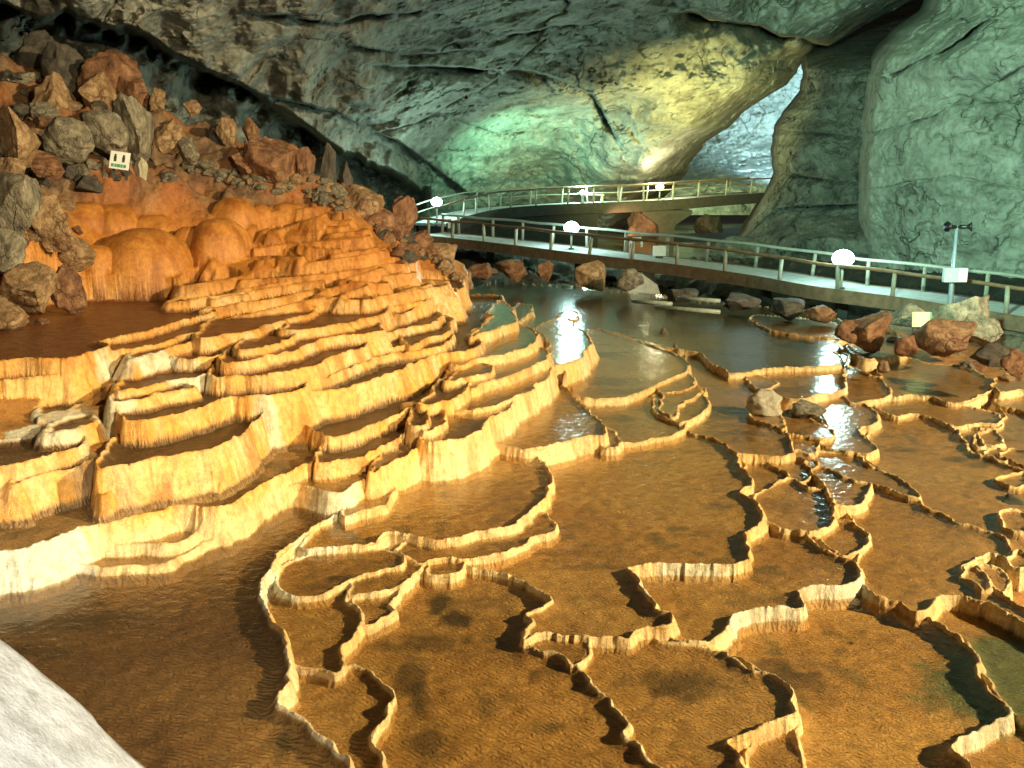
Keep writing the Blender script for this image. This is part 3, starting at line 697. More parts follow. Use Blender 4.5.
# dark sediment: (px, py, z, rx, ry)
for (px, py, z, rx, ry, s) in [(440,600,.4,.18,.5,.8),(455,615,.4,.25,.35,.9),(425,640,.4,.5,.3,.6),(412,672,.4,.22,.5,.7),(418,700,.4,.16,.5,.8),(425,740,.4,.2,.5,.7),(470,600,.4,.6,.3,.4),
        (665,680,.3,.6,.3,.5),(690,690,.3,.5,.25,.5),(775,680,.0,.3,.35,.6),(800,690,.0,.4,.3,.5),(850,650,0,.05,.05,.9),(345,568,.7,.22,.15,.8),(320,575,.7,.3,.2,.4),(720,500,.5,.3,.2,.5),(610,370,.9,.8,.6,.6),(630,380,.9,1,.4,.5),
        (600,345,.9,.8,.6,.6),(690,345,.8,2,1,.4),(860,345,.8,.6,.6,.5),(640,400,.7,.8,.4,.5),(620,410,.7,.5,.3,.6),(755,425,.6,1.2,.3,.6),(740,405,.6,1.0,.3,.7),(725,410,.6,.5,.3,.7),(880,440,.1,.8,.25,.35),(900,455,.1,.5,.2,.5),
        (440,470,.8,.3,.2,.5),(445,480,.8,.1,.2,.6),(30,640,.7,.5,.2,.5),(60,600,.8,1.2,.3,.55),(830,420,.4,.4,.4,.7),(800,385,.6,1.5,.4,.5),(990,430,.1,.3,.25,.8),(960,465,.1,.4,.2,.7),(980,470,.1,.3,.2,.6),(830,640,0,.2,.1,.3),(500,470,.8,.7,.2,.3),(560,545,.5,.5,.15,.35),(600,560,.5,.8,.12,.3)]:
    p = at_z(px, py, z); e = np.hypot((X - p[0]) / rx, (Y - p[1]) / ry) + .9 * n2
    C = mix(C, col((.055, .038, .02)), sstep(1.15, .35, e) * s * np.clip(FLO, 0, 1))
for (px, py, z, rx, ry) in [(1005,695,.1,1.,.9),(1024,660,.1,1,.8)]:
    p = at_z(px, py, z); e = np.hypot((X - p[0]) / rx, (Y - p[1]) / ry) + .4 * n2
    C = mix(C, col((.16, .19, .10)), sstep(1.1, .6, e) * np.clip(FLO + .3, 0, 1))
st_ = sstep(.05, .5, fbm2(X * 3.2, Y * 3.2, 4, 151)) * (RIM > .5) * (1 - sub_)
C = mix(C, C * col((.62, .50, .36)), st_ * .75)
C = np.clip(C, .01, 1)

H = (H + np.clip(RIM, 0, 1) * (1 - .6 * sub_) * (.012 * noise2(X * 16, Y * 16, 201) + .02 * noise2(X * 5, Y * 5, 203)) * (Y < 40) * (1 - .8 * sstep(2.3, 3.0, H))).astype(np.float32)
V = np.stack([X, Y, H], -1).reshape(-1, 3)
me = np_mesh('rimstone_terraces', V, grid_quads(NR, NC))
ca = me.color_attributes.new('deposit', 'FLOAT_COLOR', 'POINT')
ca.data.foreach_set('color', np.concatenate([C.reshape(-1, 3), np.ones((len(V), 1))], 1).astype(np.float32).ravel())
fa = me.attributes.new('bed', 'FLOAT', 'POINT'); fa.data.foreach_set('value', FLO.astype(np.float32).ravel())
wa = me.attributes.new('wet', 'FLOAT', 'POINT'); wa.data.foreach_set('value', (np.clip(leftw + sstep(2.4, 3.4, H), 0, 1) * (1 - scree_zone) * (1 - farz)).astype(np.float32).ravel())
m, nt, b, nd, lk = mat_new('rimstone')
vc = nd.new('ShaderNodeAttribute'); vc.attribute_name = 'deposit'
bd = nd.new('ShaderNodeAttribute'); bd.attribute_name = 'bed'
wt = nd.new('ShaderNodeAttribute'); wt.attribute_name = 'wet'
p = pos(nt)
na = noise_n(nt, p, 9, 7, .65); nb_ = noise_n(nt, p, 40, 5, .7)
mpv = nd.new('ShaderNodeMapping'); mpv.inputs['Scale'].default_value = (1, 1, .18); lk.new(p, mpv.inputs['Vector'])
nflu = noise_n(nt, mpv.outputs[0], 26, 5, .7)
c = mixc(nt, vc.outputs['Color'], ramp(nt, [(.32, (.62, .55, .45)), (.6, (1.12, 1.08, 1.0))], na).outputs[0], .75, 'MULTIPLY')
c = mixc(nt, c, ramp(nt, [(.35, (.75, .68, .6)), (.55, (1.05, 1.05, 1.05))], nflu).outputs[0], .18, 'MULTIPLY')
c = mixc(nt, c, ramp(nt, [(.3, (.6, .66, .6)), (.6, (1.1, 1.1, 1.1))], nb_).outputs[0], .45, 'MULTIPLY')
spk = noise_n(nt, p, 95, 3, .8)
c = mixc(nt, c, ramp(nt, [(.36, (.72, .68, .62)), (.55, (1, 1, 1))], spk).outputs[0], .7, 'MULTIPLY')
lk.new(c, b.inputs['Base Color'])
rgh = math_n(nt, 'SUBTRACT', .62, math_n(nt, 'MULTIPLY', wt.outputs['Fac'], .36)); lk.new(rgh, b.inputs['Roughness'])
# micro gours on the pool beds
wv = nd.new('ShaderNodeTexWave'); wv.wave_type = 'BANDS'; wv.inputs['Scale'].default_value = 5.5; wv.inputs['Distortion'].default_value = 9
wv.inputs['Detail'].default_value = 3; wv.inputs['Detail Scale'].default_value = 1.1; wv.inputs['Detail Roughness'].default_value = .6
mp2 = nd.new('ShaderNodeMapping'); mp2.inputs['Rotation'].default_value = (0, 0, R(-60)); lk.new(p, mp2.inputs['Vector']); lk.new(mp2.outputs[0], wv.inputs['Vector'])
hb = math_n(nt, 'MULTIPLY', wv.outputs['Fac'], bd.outputs['Fac'])
n_ = bump(nt, na, .35, .04); n_ = bump(nt, nflu, .7, .035, n_); n_ = bump(nt, nb_, .7, .02, n_); n_ = bump(nt, hb, .75, .018, n_)
lk.new(n_, b.inputs['Normal'])
terr = link('rimstone_terraces', me, m); tag(terr, kind='structure')

# ---- water in the pools: flat sheets, each at its pool's level
OW = OWN0.copy()
for _ in range(2):                              # reach under the rims
    for ax, s_ in ((0, 1), (0, -1), (1, 1), (1, -1)):
        q = np.roll(OW, s_, ax); m_ = (OW < 0) & (q >= 0); OW[m_] = q[m_]
st = 2; OS = OW[::st, ::st]; XS, YS = X[::st, ::st], Y[::st, ::st]; nr, nc = OS.shape
blk = np.stack([OS[:-1, :-1], OS[:-1, 1:], OS[1:, 1:], OS[1:, :-1]], -1); own = blk.max(-1)
levels = np.array([p_[0] for p_ in PL] + [0])
lv = levels[blk]; lv[blk < 0] = -9; pick = lv.argmax(-1); own = np.take_along_axis(blk, pick[..., None], -1)[..., 0]
# lower pool wins where the rim hides it: use the lowest level touched, the rim stands above both
ii = np.arange(nr * nc).reshape(nr, nc)
quads, wv_, off = [], [], 0
for k in range(len(PL)):
    mk = own == k
    if not mk.any() or (PL[k][0] > 1.1 and PL[k][0] != 2.72 and PL[k][4][:, 0].mean() < 460): continue
    r_, c_ = np.nonzero(mk)
    qd = np.stack([ii[r_, c_], ii[r_, c_ + 1], ii[r_ + 1, c_ + 1], ii[r_ + 1, c_]], -1)
    u, inv = np.unique(qd, return_inverse=True); inv = inv.reshape(qd.shape)
    xs, ys = XS.ravel()[u], YS.ravel()[u]
    wv_.append(np.stack([xs, ys, np.full(len(u), PL[k][0] - .012)], -1)); quads.append(inv + off); off += len(u)
wme = np_mesh('water', np.concatenate(wv_), np.concatenate(quads))
m, nt, b, nd, lk = mat_new('pool_water'); nd.remove(b)
out = [n for n in nd if n.type == 'OUTPUT_MATERIAL'][0]
p = pos(nt)
w1 = noise_n(nt, p, 7, 3, .5, .6); w2 = noise_n(nt, p, 2.0, 2, .5)
nw = bump(nt, w1, .4, .025); nw = bump(nt, w2, .12, .03, nw)
gl = nd.new('ShaderNodeBsdfGlossy'); gl.inputs['Roughness'].default_value = .15; gl.inputs['Color'].default_value = (1, 1, 1, 1)
tr = nd.new('ShaderNodeBsdfTransparent'); tr.inputs['Color'].default_value = (.88, .82, .66, 1)
fr = nd.new('ShaderNodeFresnel')
bf = nd.new('ShaderNodeNewGeometry').outputs['Backfacing']
lk.new(math_n(nt, 'SUBTRACT', 1.33, math_n(nt, 'MULTIPLY', bf, 1.33 - 1 / 1.33)), fr.inputs['IOR'])
mx = nd.new('ShaderNodeMixShader')
lk.new(nw, gl.inputs['Normal']); lk.new(nw, fr.inputs['Normal']); lk.new(fr.outputs[0], mx.inputs[0]); lk.new(tr.outputs[0], mx.inputs[1]); lk.new(gl.outputs[0], mx.inputs[2])
lk.new(mx.outputs[0], out.inputs['Surface'])
wat = link('water', wme, m); tag(wat, kind='structure')

def ground(x, y):
    t = (x / y - TH[0]) / dTH; r = np.searchsorted(RS, y)
    return float(H[min(max(r, 0), NR - 1), min(max(int(t), 0), NC - 1)])

# ------------------------------------------------------------------ cave walls
def spline1(xs, ys, x):                      # monotone-ish cubic (Catmull-Rom on uneven knots)
    xs = np.asarray(xs, float); ys = np.asarray(ys, float)
    mslope = np.gradient(ys, xs, axis=0)
    i = np.clip(np.searchsorted(xs, x) - 1, 0, len(xs) - 2); h = xs[i + 1] - xs[i]; t = np.clip((x - xs[i]) / h, 0, 1)
    sh = (-1,) + (1,) * (ys.ndim - 1); t = t.reshape(sh); h = h.reshape(sh)
    return ((1 + 2 * t) * (1 - t) ** 2) * ys[i] + t * (1 - t) ** 2 * h * mslope[i] + t * t * (3 - 2 * t) * ys[i + 1] + t * t * (t - 1) * h * mslope[i + 1]

def seg_dist(px, py, pts):
    d = np.full(px.shape, 1e9)
    for a, b in zip(pts[:-1], pts[1:]):
        vx, vy = b[0] - a[0], b[1] - a[1]; t = np.clip(((px - a[0]) * vx + (py - a[1]) * vy) / (vx * vx + vy * vy), 0, 1)
        d = np.minimum(d, np.hypot(px - a[0] - t * vx, py - a[1] - t * vy))
    return d

def wall(name, ucols, rows, left, right, dist, nu, nv, mat, grooves=(), amp=1.0, back_left=0, back_right=0, seed=0, fine=1.0):
    """a rock face: rows at elevations (py), its sides left/right per row, distances per row and column"""
    rows = np.array(rows, float); vv = np.linspace(rows[0], rows[-1], nv)
    L = np.interp(vv, rows, left); Rr = np.interp(vv, rows, right)
    jag = fbm2(vv * .03, vv * 0 + seed, 4, seed + 5) * 9
    L = L + jag; Rr = Rr + fbm2(vv * .03, vv * 0 + seed + 3, 4, seed + 9) * 9 * (0 if back_right == 0 else 1)
    Dm = spline1(rows, np.array(dist, float), vv)             # nv x ncols
    uu = np.linspace(0, 1, nu)
    DD = spline1(np.array(ucols, float), Dm.T, uu).T           # nv x nu
    PX = L[:, None] + (Rr - L)[:, None] * uu[None, :]; PY = np.repeat(vv[:, None], nu, 1)
    for (pts, wdt, dep) in grooves:
        w_ = fbm2(PX * .02, PY * .02, 4, seed + 21) * 2 * wdt * .8
        gx_, gy_ = PX + w_, PY + w_ * .8
        a_ = np.array(sorted(pts), float); yl = np.interp(gx_, a_[:, 0], a_[:, 1])
        sgn = (yl - gy_) / wdt                         # above the line positive
        ends = sstep(a_[0, 0] - 25, a_[0, 0] + 15, gx_) * sstep(a_[-1, 0] + 25, a_[-1, 0] - 15, gx_)
        am = ends * (.55 + .9 * fbm2(PX * .03, PY * .03, 3, seed + 33))
        am = np.clip(am, 0, 2)
        rec = np.exp(-np.maximum(-sgn, 0) / 1.3) * sstep(.15, -.15, sgn)
        out_ = np.exp(-np.maximum(sgn, 0) / 3.5) * sstep(-.15, .15, sgn)
        DD = DD + dep * am * (rec - .28 * out_)
    if back_left:
        k = int(nu * .05); t = np.linspace(1, 0, k)[None, :]; DD[:, :k] += back_left * t ** 1.6
    if back_right:
        k = int(nu * .05); t = np.linspace(0, 1, k)[None, :]; DD[:, -k:] += back_right * t ** 1.6
    dx, dy, dz = ray(PX, PY)
    Q = np.stack([dx * DD / dy, DD, ZC + dz * DD / dy], -1)
    x, y, z = Q[..., 0], Q[..., 1], Q[..., 2]
    wx = fbm3(x * .12, y * .12, z * .12, 3, seed + 1) * 2.2
    big = fbm3(x * .11 + wx * .1, y * .11, z * .15 + wx * .1, 4, seed + 2)
    med = fbm3(x * .42 + wx * .3, y * .42, z * .5 + wx * .3, 5, seed + 3, ridged=True)
    cr = np.abs(fbm3(x * .22 + wx * .22, y * .22, z * .34 - wx * .15, 4, seed + 6))
    crack = np.exp(-(cr / .022) ** 2) * sstep(-.15, .25, fbm3(x * .09, y * .09, z * .09, 2, seed + 12))
    cr2 = np.abs(fbm3(x * .7 + wx * .3, y * .7, z * .9 - wx * .3, 4, seed + 7))
    crack2 = np.exp(-(cr2 / .03) ** 2) * sstep(-.1, .3, fbm3(x * .2, y * .2, z * .2, 2, seed + 14))
    sm = fbm3(x * 2.2, y * 2.2, z * 2.2, 4, seed + 4)
    chunk = fbm3(x * .95 + wx * .4, y * .95, z * 1.2 + wx * .2, 4, seed + 15, ridged=True)
    cr3 = np.abs(fbm3(x * 1.5 + wx * .4, y * 1.5, z * 1.9, 3, seed + 17)); crack3 = np.exp(-(cr3 / .05) ** 2) * sstep(0, .3, fbm3(x * .4, y * .4, z * .4, 2, seed + 18))
    hf = fbm3(x * 2.6, y * 2.6, z * 3.1, 3, seed + 23, ridged=True)
    pit = sstep(.12, .42, fbm3(x * .55, y * .55, z * .75, 4, seed + 25)) * sstep(-.1, .2, fbm3(x * .15, y * .15, z * .15, 2, seed + 26))
    disp = amp * (1.1 * pit - .2 * hf * fine + 3.0 * big - .8 * med - .42 * chunk + 1.7 * crack + (.6 * crack2 + .35 * crack3) * fine - .3 * sm * fine)
    n = Q - np.array([0, 0, ZC]); n /= np.linalg.norm(n, axis=-1, keepdims=True)
    Q = Q + n * disp[..., None]
    me = np_mesh(name, Q.reshape(-1, 3), grid_quads(nv, nu))
    o = link(name, me, mat); tag(o, kind='structure'); return o

m_wall = rock_mat('cave_limestone', (.15, .145, .12), (.33, .33, .28), (.50, .50, .43), .55, .82, .7, crevice=.35)
m_wallr = rock_mat('cave_limestone_pale', (.26, .27, .22), (.42, .44, .37), (.58, .59, .5), .55, .8, .6, crevice=.5)
m_walld = rock_mat('cave_limestone_dark', (.07, .07, .06), (.18, .18, .15), (.30, .30, .26), .55, .85, .7, crevice=.5)
GRO = 0
rows = [-260, -120, -40, 20, 60, 85, 115, 145, 165, 182, 200, 235, 280]
right_ = [1180, 1060, 990, 870, 806, 788, 744, 706, 690, 680, 664, 645, 645]
left_ = [-220] * len(rows)
#        u: 0    .15   .3   .45   .58   .68  .75  .82   .9   1
uc = [0, .15, .3, .45, .58, .68, .76, .84, .92, 1]
dist = [[14, 15, 17, 19, 22, 25, 28, 30, 33, 36],
        [19, 21, 24, 28, 32, 36, 38, 40, 43, 46],
        [23, 26, 30, 34, 39, 43, 46, 47, 50, 52],
        [27, 30, 34, 39, 44, 48, 51, 51, 52, 54],
        [30, 33, 37, 42, 48, 52, 55, 54, 54, 56],
        [31, 35, 39, 44, 50, 54, 57, 55, 55, 57],
        [32, 36, 41, 46, 52, 57, 62, 62, 57, 58],
        [33, 37, 43, 48, 54, 59, 64, 66, 61, 60],
        [33, 38, 44, 50, 55, 60, 65, 69, 63, 62],
        [34, 38, 45, 51, 56, 61, 66, 70, 66, 64],
        [34, 39, 46, 52, 57, 63, 67, 71, 70, 68],
        [34, 39, 46, 52, 58, 64, 68, 72, 74, 74],
        [34, 39, 46, 52, 58, 64, 68, 72, 74, 74]]
grooves = [([(-120, -20), (60, 12), (160, 48), (240, 88), (300, 122), (345, 155), (420, 190)], 30, 12),
           ([(250, 92), (330, 112), (400, 142), (470, 195)], 7, 4.5),
           ([(250, 14), (330, 22), (420, 8), (500, 34), (580, 24)], 6, 3.0),
           ([(380, 132), (420, 120), (480, 92), (520, 58), (565, 25)], 4, 2.0),
           ([(380, 62), (450, 66), (530, 70), (590, 92), (625, 150)], 7, 3.5),
           ([(330, 40), (400, 52), (470, 48)], 4, 2), ([(430, 110), (500, 135), (560, 128)], 3, 1.4), ([(100, -60), (250, -40), (400, -70)], 7, 3),
           ([(700, 20), (760, 30), (800, 40), (860, 62)], 16, 12)]
wall('cave_wall_back', uc, rows, left_, right_, (np.array(dist) + np.array([3, 3, 2.5, 2, 1, .5, 0, 0, 0, 0])).tolist(), 900, 560, m_wall, grooves, .62, back_right=9, seed=3)
# right wall
rows = [-260, -120, -30, 10, 30, 60, 90, 120, 150, 200, 250, 310]
wall('cave_wall_right', [0, .12, .4, .7, 1], rows, [1010, 975, 940, 915, 888, 862, 856, 849, 845, 846, 850, 856], [1330] * 12,
     [[44, 40, 36, 33, 30]] + [[46, 42, 38, 35, 32]] * 2 + [[48, 44, 39, 36, 33]] * 3 + [[49, 45, 40.5, 37, 34]] * 6,
     520, 560, m_wallr, [([(870, 132), (930, 116), (1000, 80), (1060, 50)], 4, 1.4), ([(895, 72), (930, 52), (990, 20)], 5, 2.0), ([(900, 110), (960, 95), (1010, 100)], 3, 1.0), ([(880, 190), (950, 175), (1024, 190)], 3, .8)], .42, back_left=13, seed=40)
# pillar wall between
rows = [-10, 36, 72, 90, 110, 150, 190, 215, 240, 262, 300]
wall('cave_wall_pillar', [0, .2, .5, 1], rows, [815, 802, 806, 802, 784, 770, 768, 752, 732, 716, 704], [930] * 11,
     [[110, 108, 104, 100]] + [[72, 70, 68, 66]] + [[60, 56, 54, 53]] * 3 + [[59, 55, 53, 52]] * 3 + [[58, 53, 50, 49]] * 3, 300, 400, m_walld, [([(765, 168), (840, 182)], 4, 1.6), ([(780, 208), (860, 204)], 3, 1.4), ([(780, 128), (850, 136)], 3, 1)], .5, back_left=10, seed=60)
# dark recess above, and the lit chamber beyond the opening
wall('cave_wall_recess', [0, 1], [-200, 0, 50, 92], [745] * 4, [1010] * 4, [[98, 100], [108, 112], [116, 118], [122, 122]], 160, 200, rock_mat('cave_rock_shade', (.02, .02, .018), (.05, .05, .042), (.08, .08, .07), .55, .85, .7), (), .8, seed=80)  # recess has no light; its darkness is put into the near-black rock colour
wall('cave_wall_chamber', [0, .4, 1], [20, 90, 130, 160, 185, 215], [560] * 6, [860] * 6, [[82, 82, 80], [92, 92, 90], [96, 95, 92], [94, 92, 88], [86, 84, 82], [84, 83, 82]], 260, 220, m_wallr, (), .6, seed=90)

# ------------------------------------------------------------------ rocks
def rock_mesh(name, seed, cuts=9, rough=.1, sub=4, squash=(1, 1, .75), cr=(.42, .8)):
    import bmesh
    bm = bmesh.new(); bmesh.ops.create_icosphere(bm, subdivisions=sub, radius=1); me = bpy.data.meshes.new(name); bm.to_mesh(me); bm.free()
    n = len(me.vertices); co = np.zeros(n * 3, np.float32); me.vertices.foreach_get('co', co); co = co.reshape(-1, 3).astype(float)
    rg = np.random.RandomState(seed)
    for _ in range(cuts):
        a = rg.normal(size=3); a /= np.linalg.norm(a); k = rg.uniform(*cr)
        s = co @ a; over = np.maximum(s - k, 0); co -= over[:, None] * a * .97
    d = fbm3(co[:, 0] * 1.6 + seed, co[:, 1] * 1.6, co[:, 2] * 1.6, 5, seed, ridged=True)
    d2 = fbm3(co[:, 0] * 4 + seed, co[:, 1] * 4, co[:, 2] * 4, 4, seed + 3, ridged=True) * 1.6
    co *= (1 + rough * 1.3 * d + rough * .4 * d2)[:, None]
    co *= np.array(squash); co[:, 2] -= co[:, 2].min() * .55
    me.vertices.foreach_set('co', co.astype(np.float32).ravel()); me.update(); return me

RM = {'tan': rock_mat('rock_tan', (.13, .08, .045), (.36, .22, .11), (.60, .44, .25), 2.8, .7, 1, local=True, crevice=1.3),
      'red': rock_mat('rock_red', (.09, .045, .028), (.27, .125, .06), (.45, .27, .14), 2.6, .65, 1, local=True, crevice=1.3),
      'grey': rock_mat('rock_grey', (.09, .08, .06), (.25, .22, .16), (.46, .41, .30), 2.6, .8, 1, local=True, crevice=1.3),
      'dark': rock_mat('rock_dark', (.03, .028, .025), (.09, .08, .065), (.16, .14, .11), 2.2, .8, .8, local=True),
      'pale': rock_mat('rock_pale', (.48, .42, .28), (.62, .57, .42), (.76, .72, .58), 2.6, .6, 1.0, local=True),
      'white': rock_mat('rock_white', (.64, .62, .56), (.80, .78, .72), (.86, .85, .80), 3.0, .7, .7, local=True)}
def rock(px, py, d, w, h, kind, label, seed, cat='rock', group=None, name='boulder', rough=.12, cuts=9, dep=None, onground=True, rot=None, sub=4):
    """base centre seen at px,py; w,h in pixels at that distance"""
    p = at_d(px, py, d); W = w / F * d / 2; Hh = h / F * d
    zb = p[2]
    me = rock_mesh(name, seed, cuts, rough, sub, (1, 1, 1)); me.materials.append(RM[kind])
    o = link(name, me, None)
    zs = [v.co.z for v in me.vertices]; zt = max(zs)
    o.location = (p[0], p[1], zb - .08 * Hh); o.scale = (W, (dep or W * .9), Hh * 1.08 / zt); o.rotation_euler = (0, 0, rot if rot is not None else random.uniform(-.4, .4))
    tag(o, label, cat, group); return o

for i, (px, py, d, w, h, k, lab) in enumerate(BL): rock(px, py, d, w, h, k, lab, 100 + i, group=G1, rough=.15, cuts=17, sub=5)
G2 = 'rocks along the dark channel under the footbridge'
BL2 = [
 (512,275,40,34,16,'red','dark brown rounded rock at the water edge left under the footbridge'),
 (545,276,40,18,16,'red','small pointed brown rock between two bigger ones under the footbridge'),
 (593,282,39,36,22,'tan','bright yellow orange boulder on the bank under the footbridge'),
 (630,286,37,24,18,'grey','grey angular block beside the concrete footing'),
 (482,276,38,26,14,'red','low brown rock at the foot of the flowstone slope'),
 (462,285,36,28,16,'tan','light tan rock where the flowstone slope meets dark water'),
 (870,340,26.5,56,30,'red','big orange brown boulder at the edge of the right pools'),
 (848,337,26.5,24,18,'red','small orange rock left of the big orange boulder'),
 (935,345,25,70,28,'red','broad reddish rock below the pale green notice'),
 (905,350,24,40,16,'red','flat reddish stone in front of the broad reddish rock'),
 (905,322,28.5,44,20,'grey','grey rubble boulder under the footbridge left of the pole'),
 (962,330,27,60,36,'grey','lumpy grey boulder at the foot of the loudspeaker pole'),
 (985,340,26,40,26,'grey','grey stone heap right of the lumpy boulder by the pole'),
 (990,360,22.5,40,18,'dark','dark brown rock at the right end of the reddish rocks'),
 (1015,368,21.5,34,20,'red','brown rock at the right edge above the pools'),
 (885,370,23.5,14,10,'tan','small round tan stone on the pool rim below the orange boulder'),
 (738,305,34,40,12,'dark','low dark rock bank right under the middle of the footbridge'),
 (790,313,32,50,14,'dark','dark rubble below the footbridge left of the right lamp'),
 (820,318,31,40,14,'red','brown dark rubble rock under the right lamp'),
 (680,300,36,36,12,'dark','wet dark rock beside the thin bars in the channel'),
]
for i, (px, py, d, w, h, k, lab) in enumerate(BL2): rock(px, py, d, w, h, k, lab, 300 + i, group=G2, rough=.15, cuts=16)
rock(764,412,20.2,34,24,'pale','cream knobbly calcite lump on the rims right of the middle',401,cat='calcite lump',name='calcite_lump',rough=.26,cuts=4)
rock(808,414,20.3,30,15,'grey','grey green pitted calcite lump beside the cream one',402,cat='calcite lump',name='calcite_lump',rough=.26,cuts=4)
rock(1018,655,11.0,60,38,'grey','grey white pitted rock at the right edge by the greenish pool',403,rough=.2)
rock(1020,520,15.5,44,28,'dark','dark rock on the pool rim at the right edge',404,rough=.2)
rock(640,241,66,38,40,'red','orange red boulder standing in the channel behind the footbridge',405,rough=.2,cuts=14)
rock(708,236,70,26,22,'dark','black leaning rock in the lit water behind the footbridge',406)
rock(742,262,50,66,26,'grey','sloping grey rock base at the foot of the middle cave pillar',407,rough=.15)
# near white boulder, bottom left
rk = rock_mesh('near_boulder', 505, 5, .05, 6, (1, 1, 1), (.86, .95)); rk.materials.append(RM['white'])
nrm_ = np.array([.70, .71 * SP, .71 * CP]); cv = np.zeros(len(rk.vertices) * 3, np.float32); rk.vertices.foreach_get('co', cv); cv = cv.reshape(-1, 3); cm = cv.mean(0)
sg = (cv - cm) @ nrm_; cv -= (np.maximum(sg - .70, 0) * .95)[:, None] * nrm_; rk.vertices.foreach_set('co', cv.astype(np.float32).ravel()); rk.update()
o = link('near_boulder', rk, None); q = P3(-408, 1165, 3.4); vz = sum(v.co.z for v in rk.vertices) / len(rk.vertices); o.scale = (2.6, 2.6, 2.6); o.location = (q.x, q.y, q.z - vz * 2.6)
tag(o, 'big white boulder in the bottom left corner, brightly lit', 'rock')
# small rubble: a few shared shapes
var = [rock_mesh('rubble_stone', 700 + i, 9, .16, 3, (1, .9, .8)) for i in range(8)]
var_m = []
for k in ('tan', 'grey', 'red', 'dark'):
    for i in range(8):
        v = var[i].copy(); v.materials.append(RM[k]); var_m.append(v)
RUB = 'small rubble stones on the slope above the flowstone'
rg = random.Random(5); cnt = 0
def rubble(poly, n, smin, smax, kinds, label, group, d0, d1):
    global cnt
    for _ in range(n):
        while True:
            a, b_ = rg.random(), rg.random()
            p = poly[0] * (1 - a) * (1 - b_) + poly[1] * a * (1 - b_) + poly[2] * a * b_ + poly[3] * (1 - a) * b_
            break
        d = d0 + (d1 - d0) * rg.random()
        q = at_d(p[0], p[1], 20.0); x = q[0] / 20
        # find where the view ray meets the ground
        dx, dy, dz = ray(p[0], p[1]); best = None
        for yy in np.arange(d0, d1, .1):
            if ground(dx / dy * yy, yy) > ZC + dz / dy * yy: best = yy; break
        if best is None: continue
        xx = dx / dy * best; s = rg.uniform(smin, smax)
        v = var_m[kinds[rg.randrange(len(kinds))] * 8 + rg.randrange(8)]
        o = bpy.data.objects.new('rubble_stone', v); COL.objects.link(o)
        o.location = (xx, best, ground(xx, best) - .25 * s); o.scale = (s, s * rg.uniform(.7, 1), s * rg.uniform(.6, .95)); o.rotation_euler = (rg.uniform(-.3, .3), rg.uniform(-.3, .3), rg.uniform(0, 6))
        tag(o, label, 'stone', group); cnt += 1
A_ = np.array
rubble([A_((5, 60)), A_((170, 100)), A_((190, 180)), A_((0, 190))], 95, .12, .42, (0, 1, 2, 3, 3), 'loose small stone among the boulders of the heap', RUB, 17, 34)
rubble([A_((185, 165)), A_((330, 185)), A_((355, 215)), A_((180, 172))], 75, .08, .28, (0, 1, 1), 'pale loose stone in the rubble band above the flowstone', 'pale stones in the rubble band', 20, 34)
rubble([A_((340, 185)), A_((400, 225)), A_((460, 280)), A_((400, 265))], 70, .1, .34, (0, 2, 2, 3), 'brown loose stone on the slope under the left lamp', 'brown stones on the slope by the lamp', 20, 40)
rubble([A_((0, 195)), A_((75, 200)), A_((90, 290)), A_((0, 320))], 26, .08, .26, (0, 1, 2), 'loose stone beside the dark hollow on the left', 'stones at the left edge', 12, 26)
rubble([A_((470, 270)), A_((640, 282)), A_((830, 312)), A_((560, 290))], 40, .1, .34, (1, 2, 3), 'wet small stone in the dark channel under the footbridge', 'wet stones in the channel', 28, 52)
rubble([A_((840, 315)), A_((1020, 345)), A_((1020, 385)), A_((900, 352))], 40, .08, .3, (0, 1, 2), 'brown stone in the rubble below the notice and the pole', 'stones below the notice', 20, 40)

# ------------------------------------------------------------------ footbridges
m_conc = plain_mat('deck_concrete', (.58, .6, .58), .7, 0, 3, .25, .3)
m_beam = plain_mat('beam_brown', (.20, .13, .08), .8, 0, 4, .4, .4)
m_rail_lit = plain_mat('rail_lit', (.36, .36, .29), .55, 0, 3, .2, .1)  # paler copy for far rails, lamplight put into the colour
m_rail_unlit = plain_mat('rail_wood_unlit', (.26, .15, .08), .7, 0, 5, .4, .3)  # browner copy for near rails, their unlit side put into the colour
m_post = plain_mat('post_painted', (.33, .31, .24), .6, 0, 5, .3, .2)
m_dark = plain_mat('bridge_dark', (.06, .06, .055), .8, 0, 4, .3, .3)
m_metal = plain_mat('pole_metal', (.32, .45, .55), .45, .3, 8, .2, .1)
m_box = plain_mat('box_grey', (.45, .55, .60), .5, .1, 6, .15, .1)
m_black = plain_mat('horn_black', (.02, .02, .022), .35, 0, 10, .2, .05)
m_white = plain_mat('white_paint', (.78, .8, .78), .5, 0, 6, .1, .05)

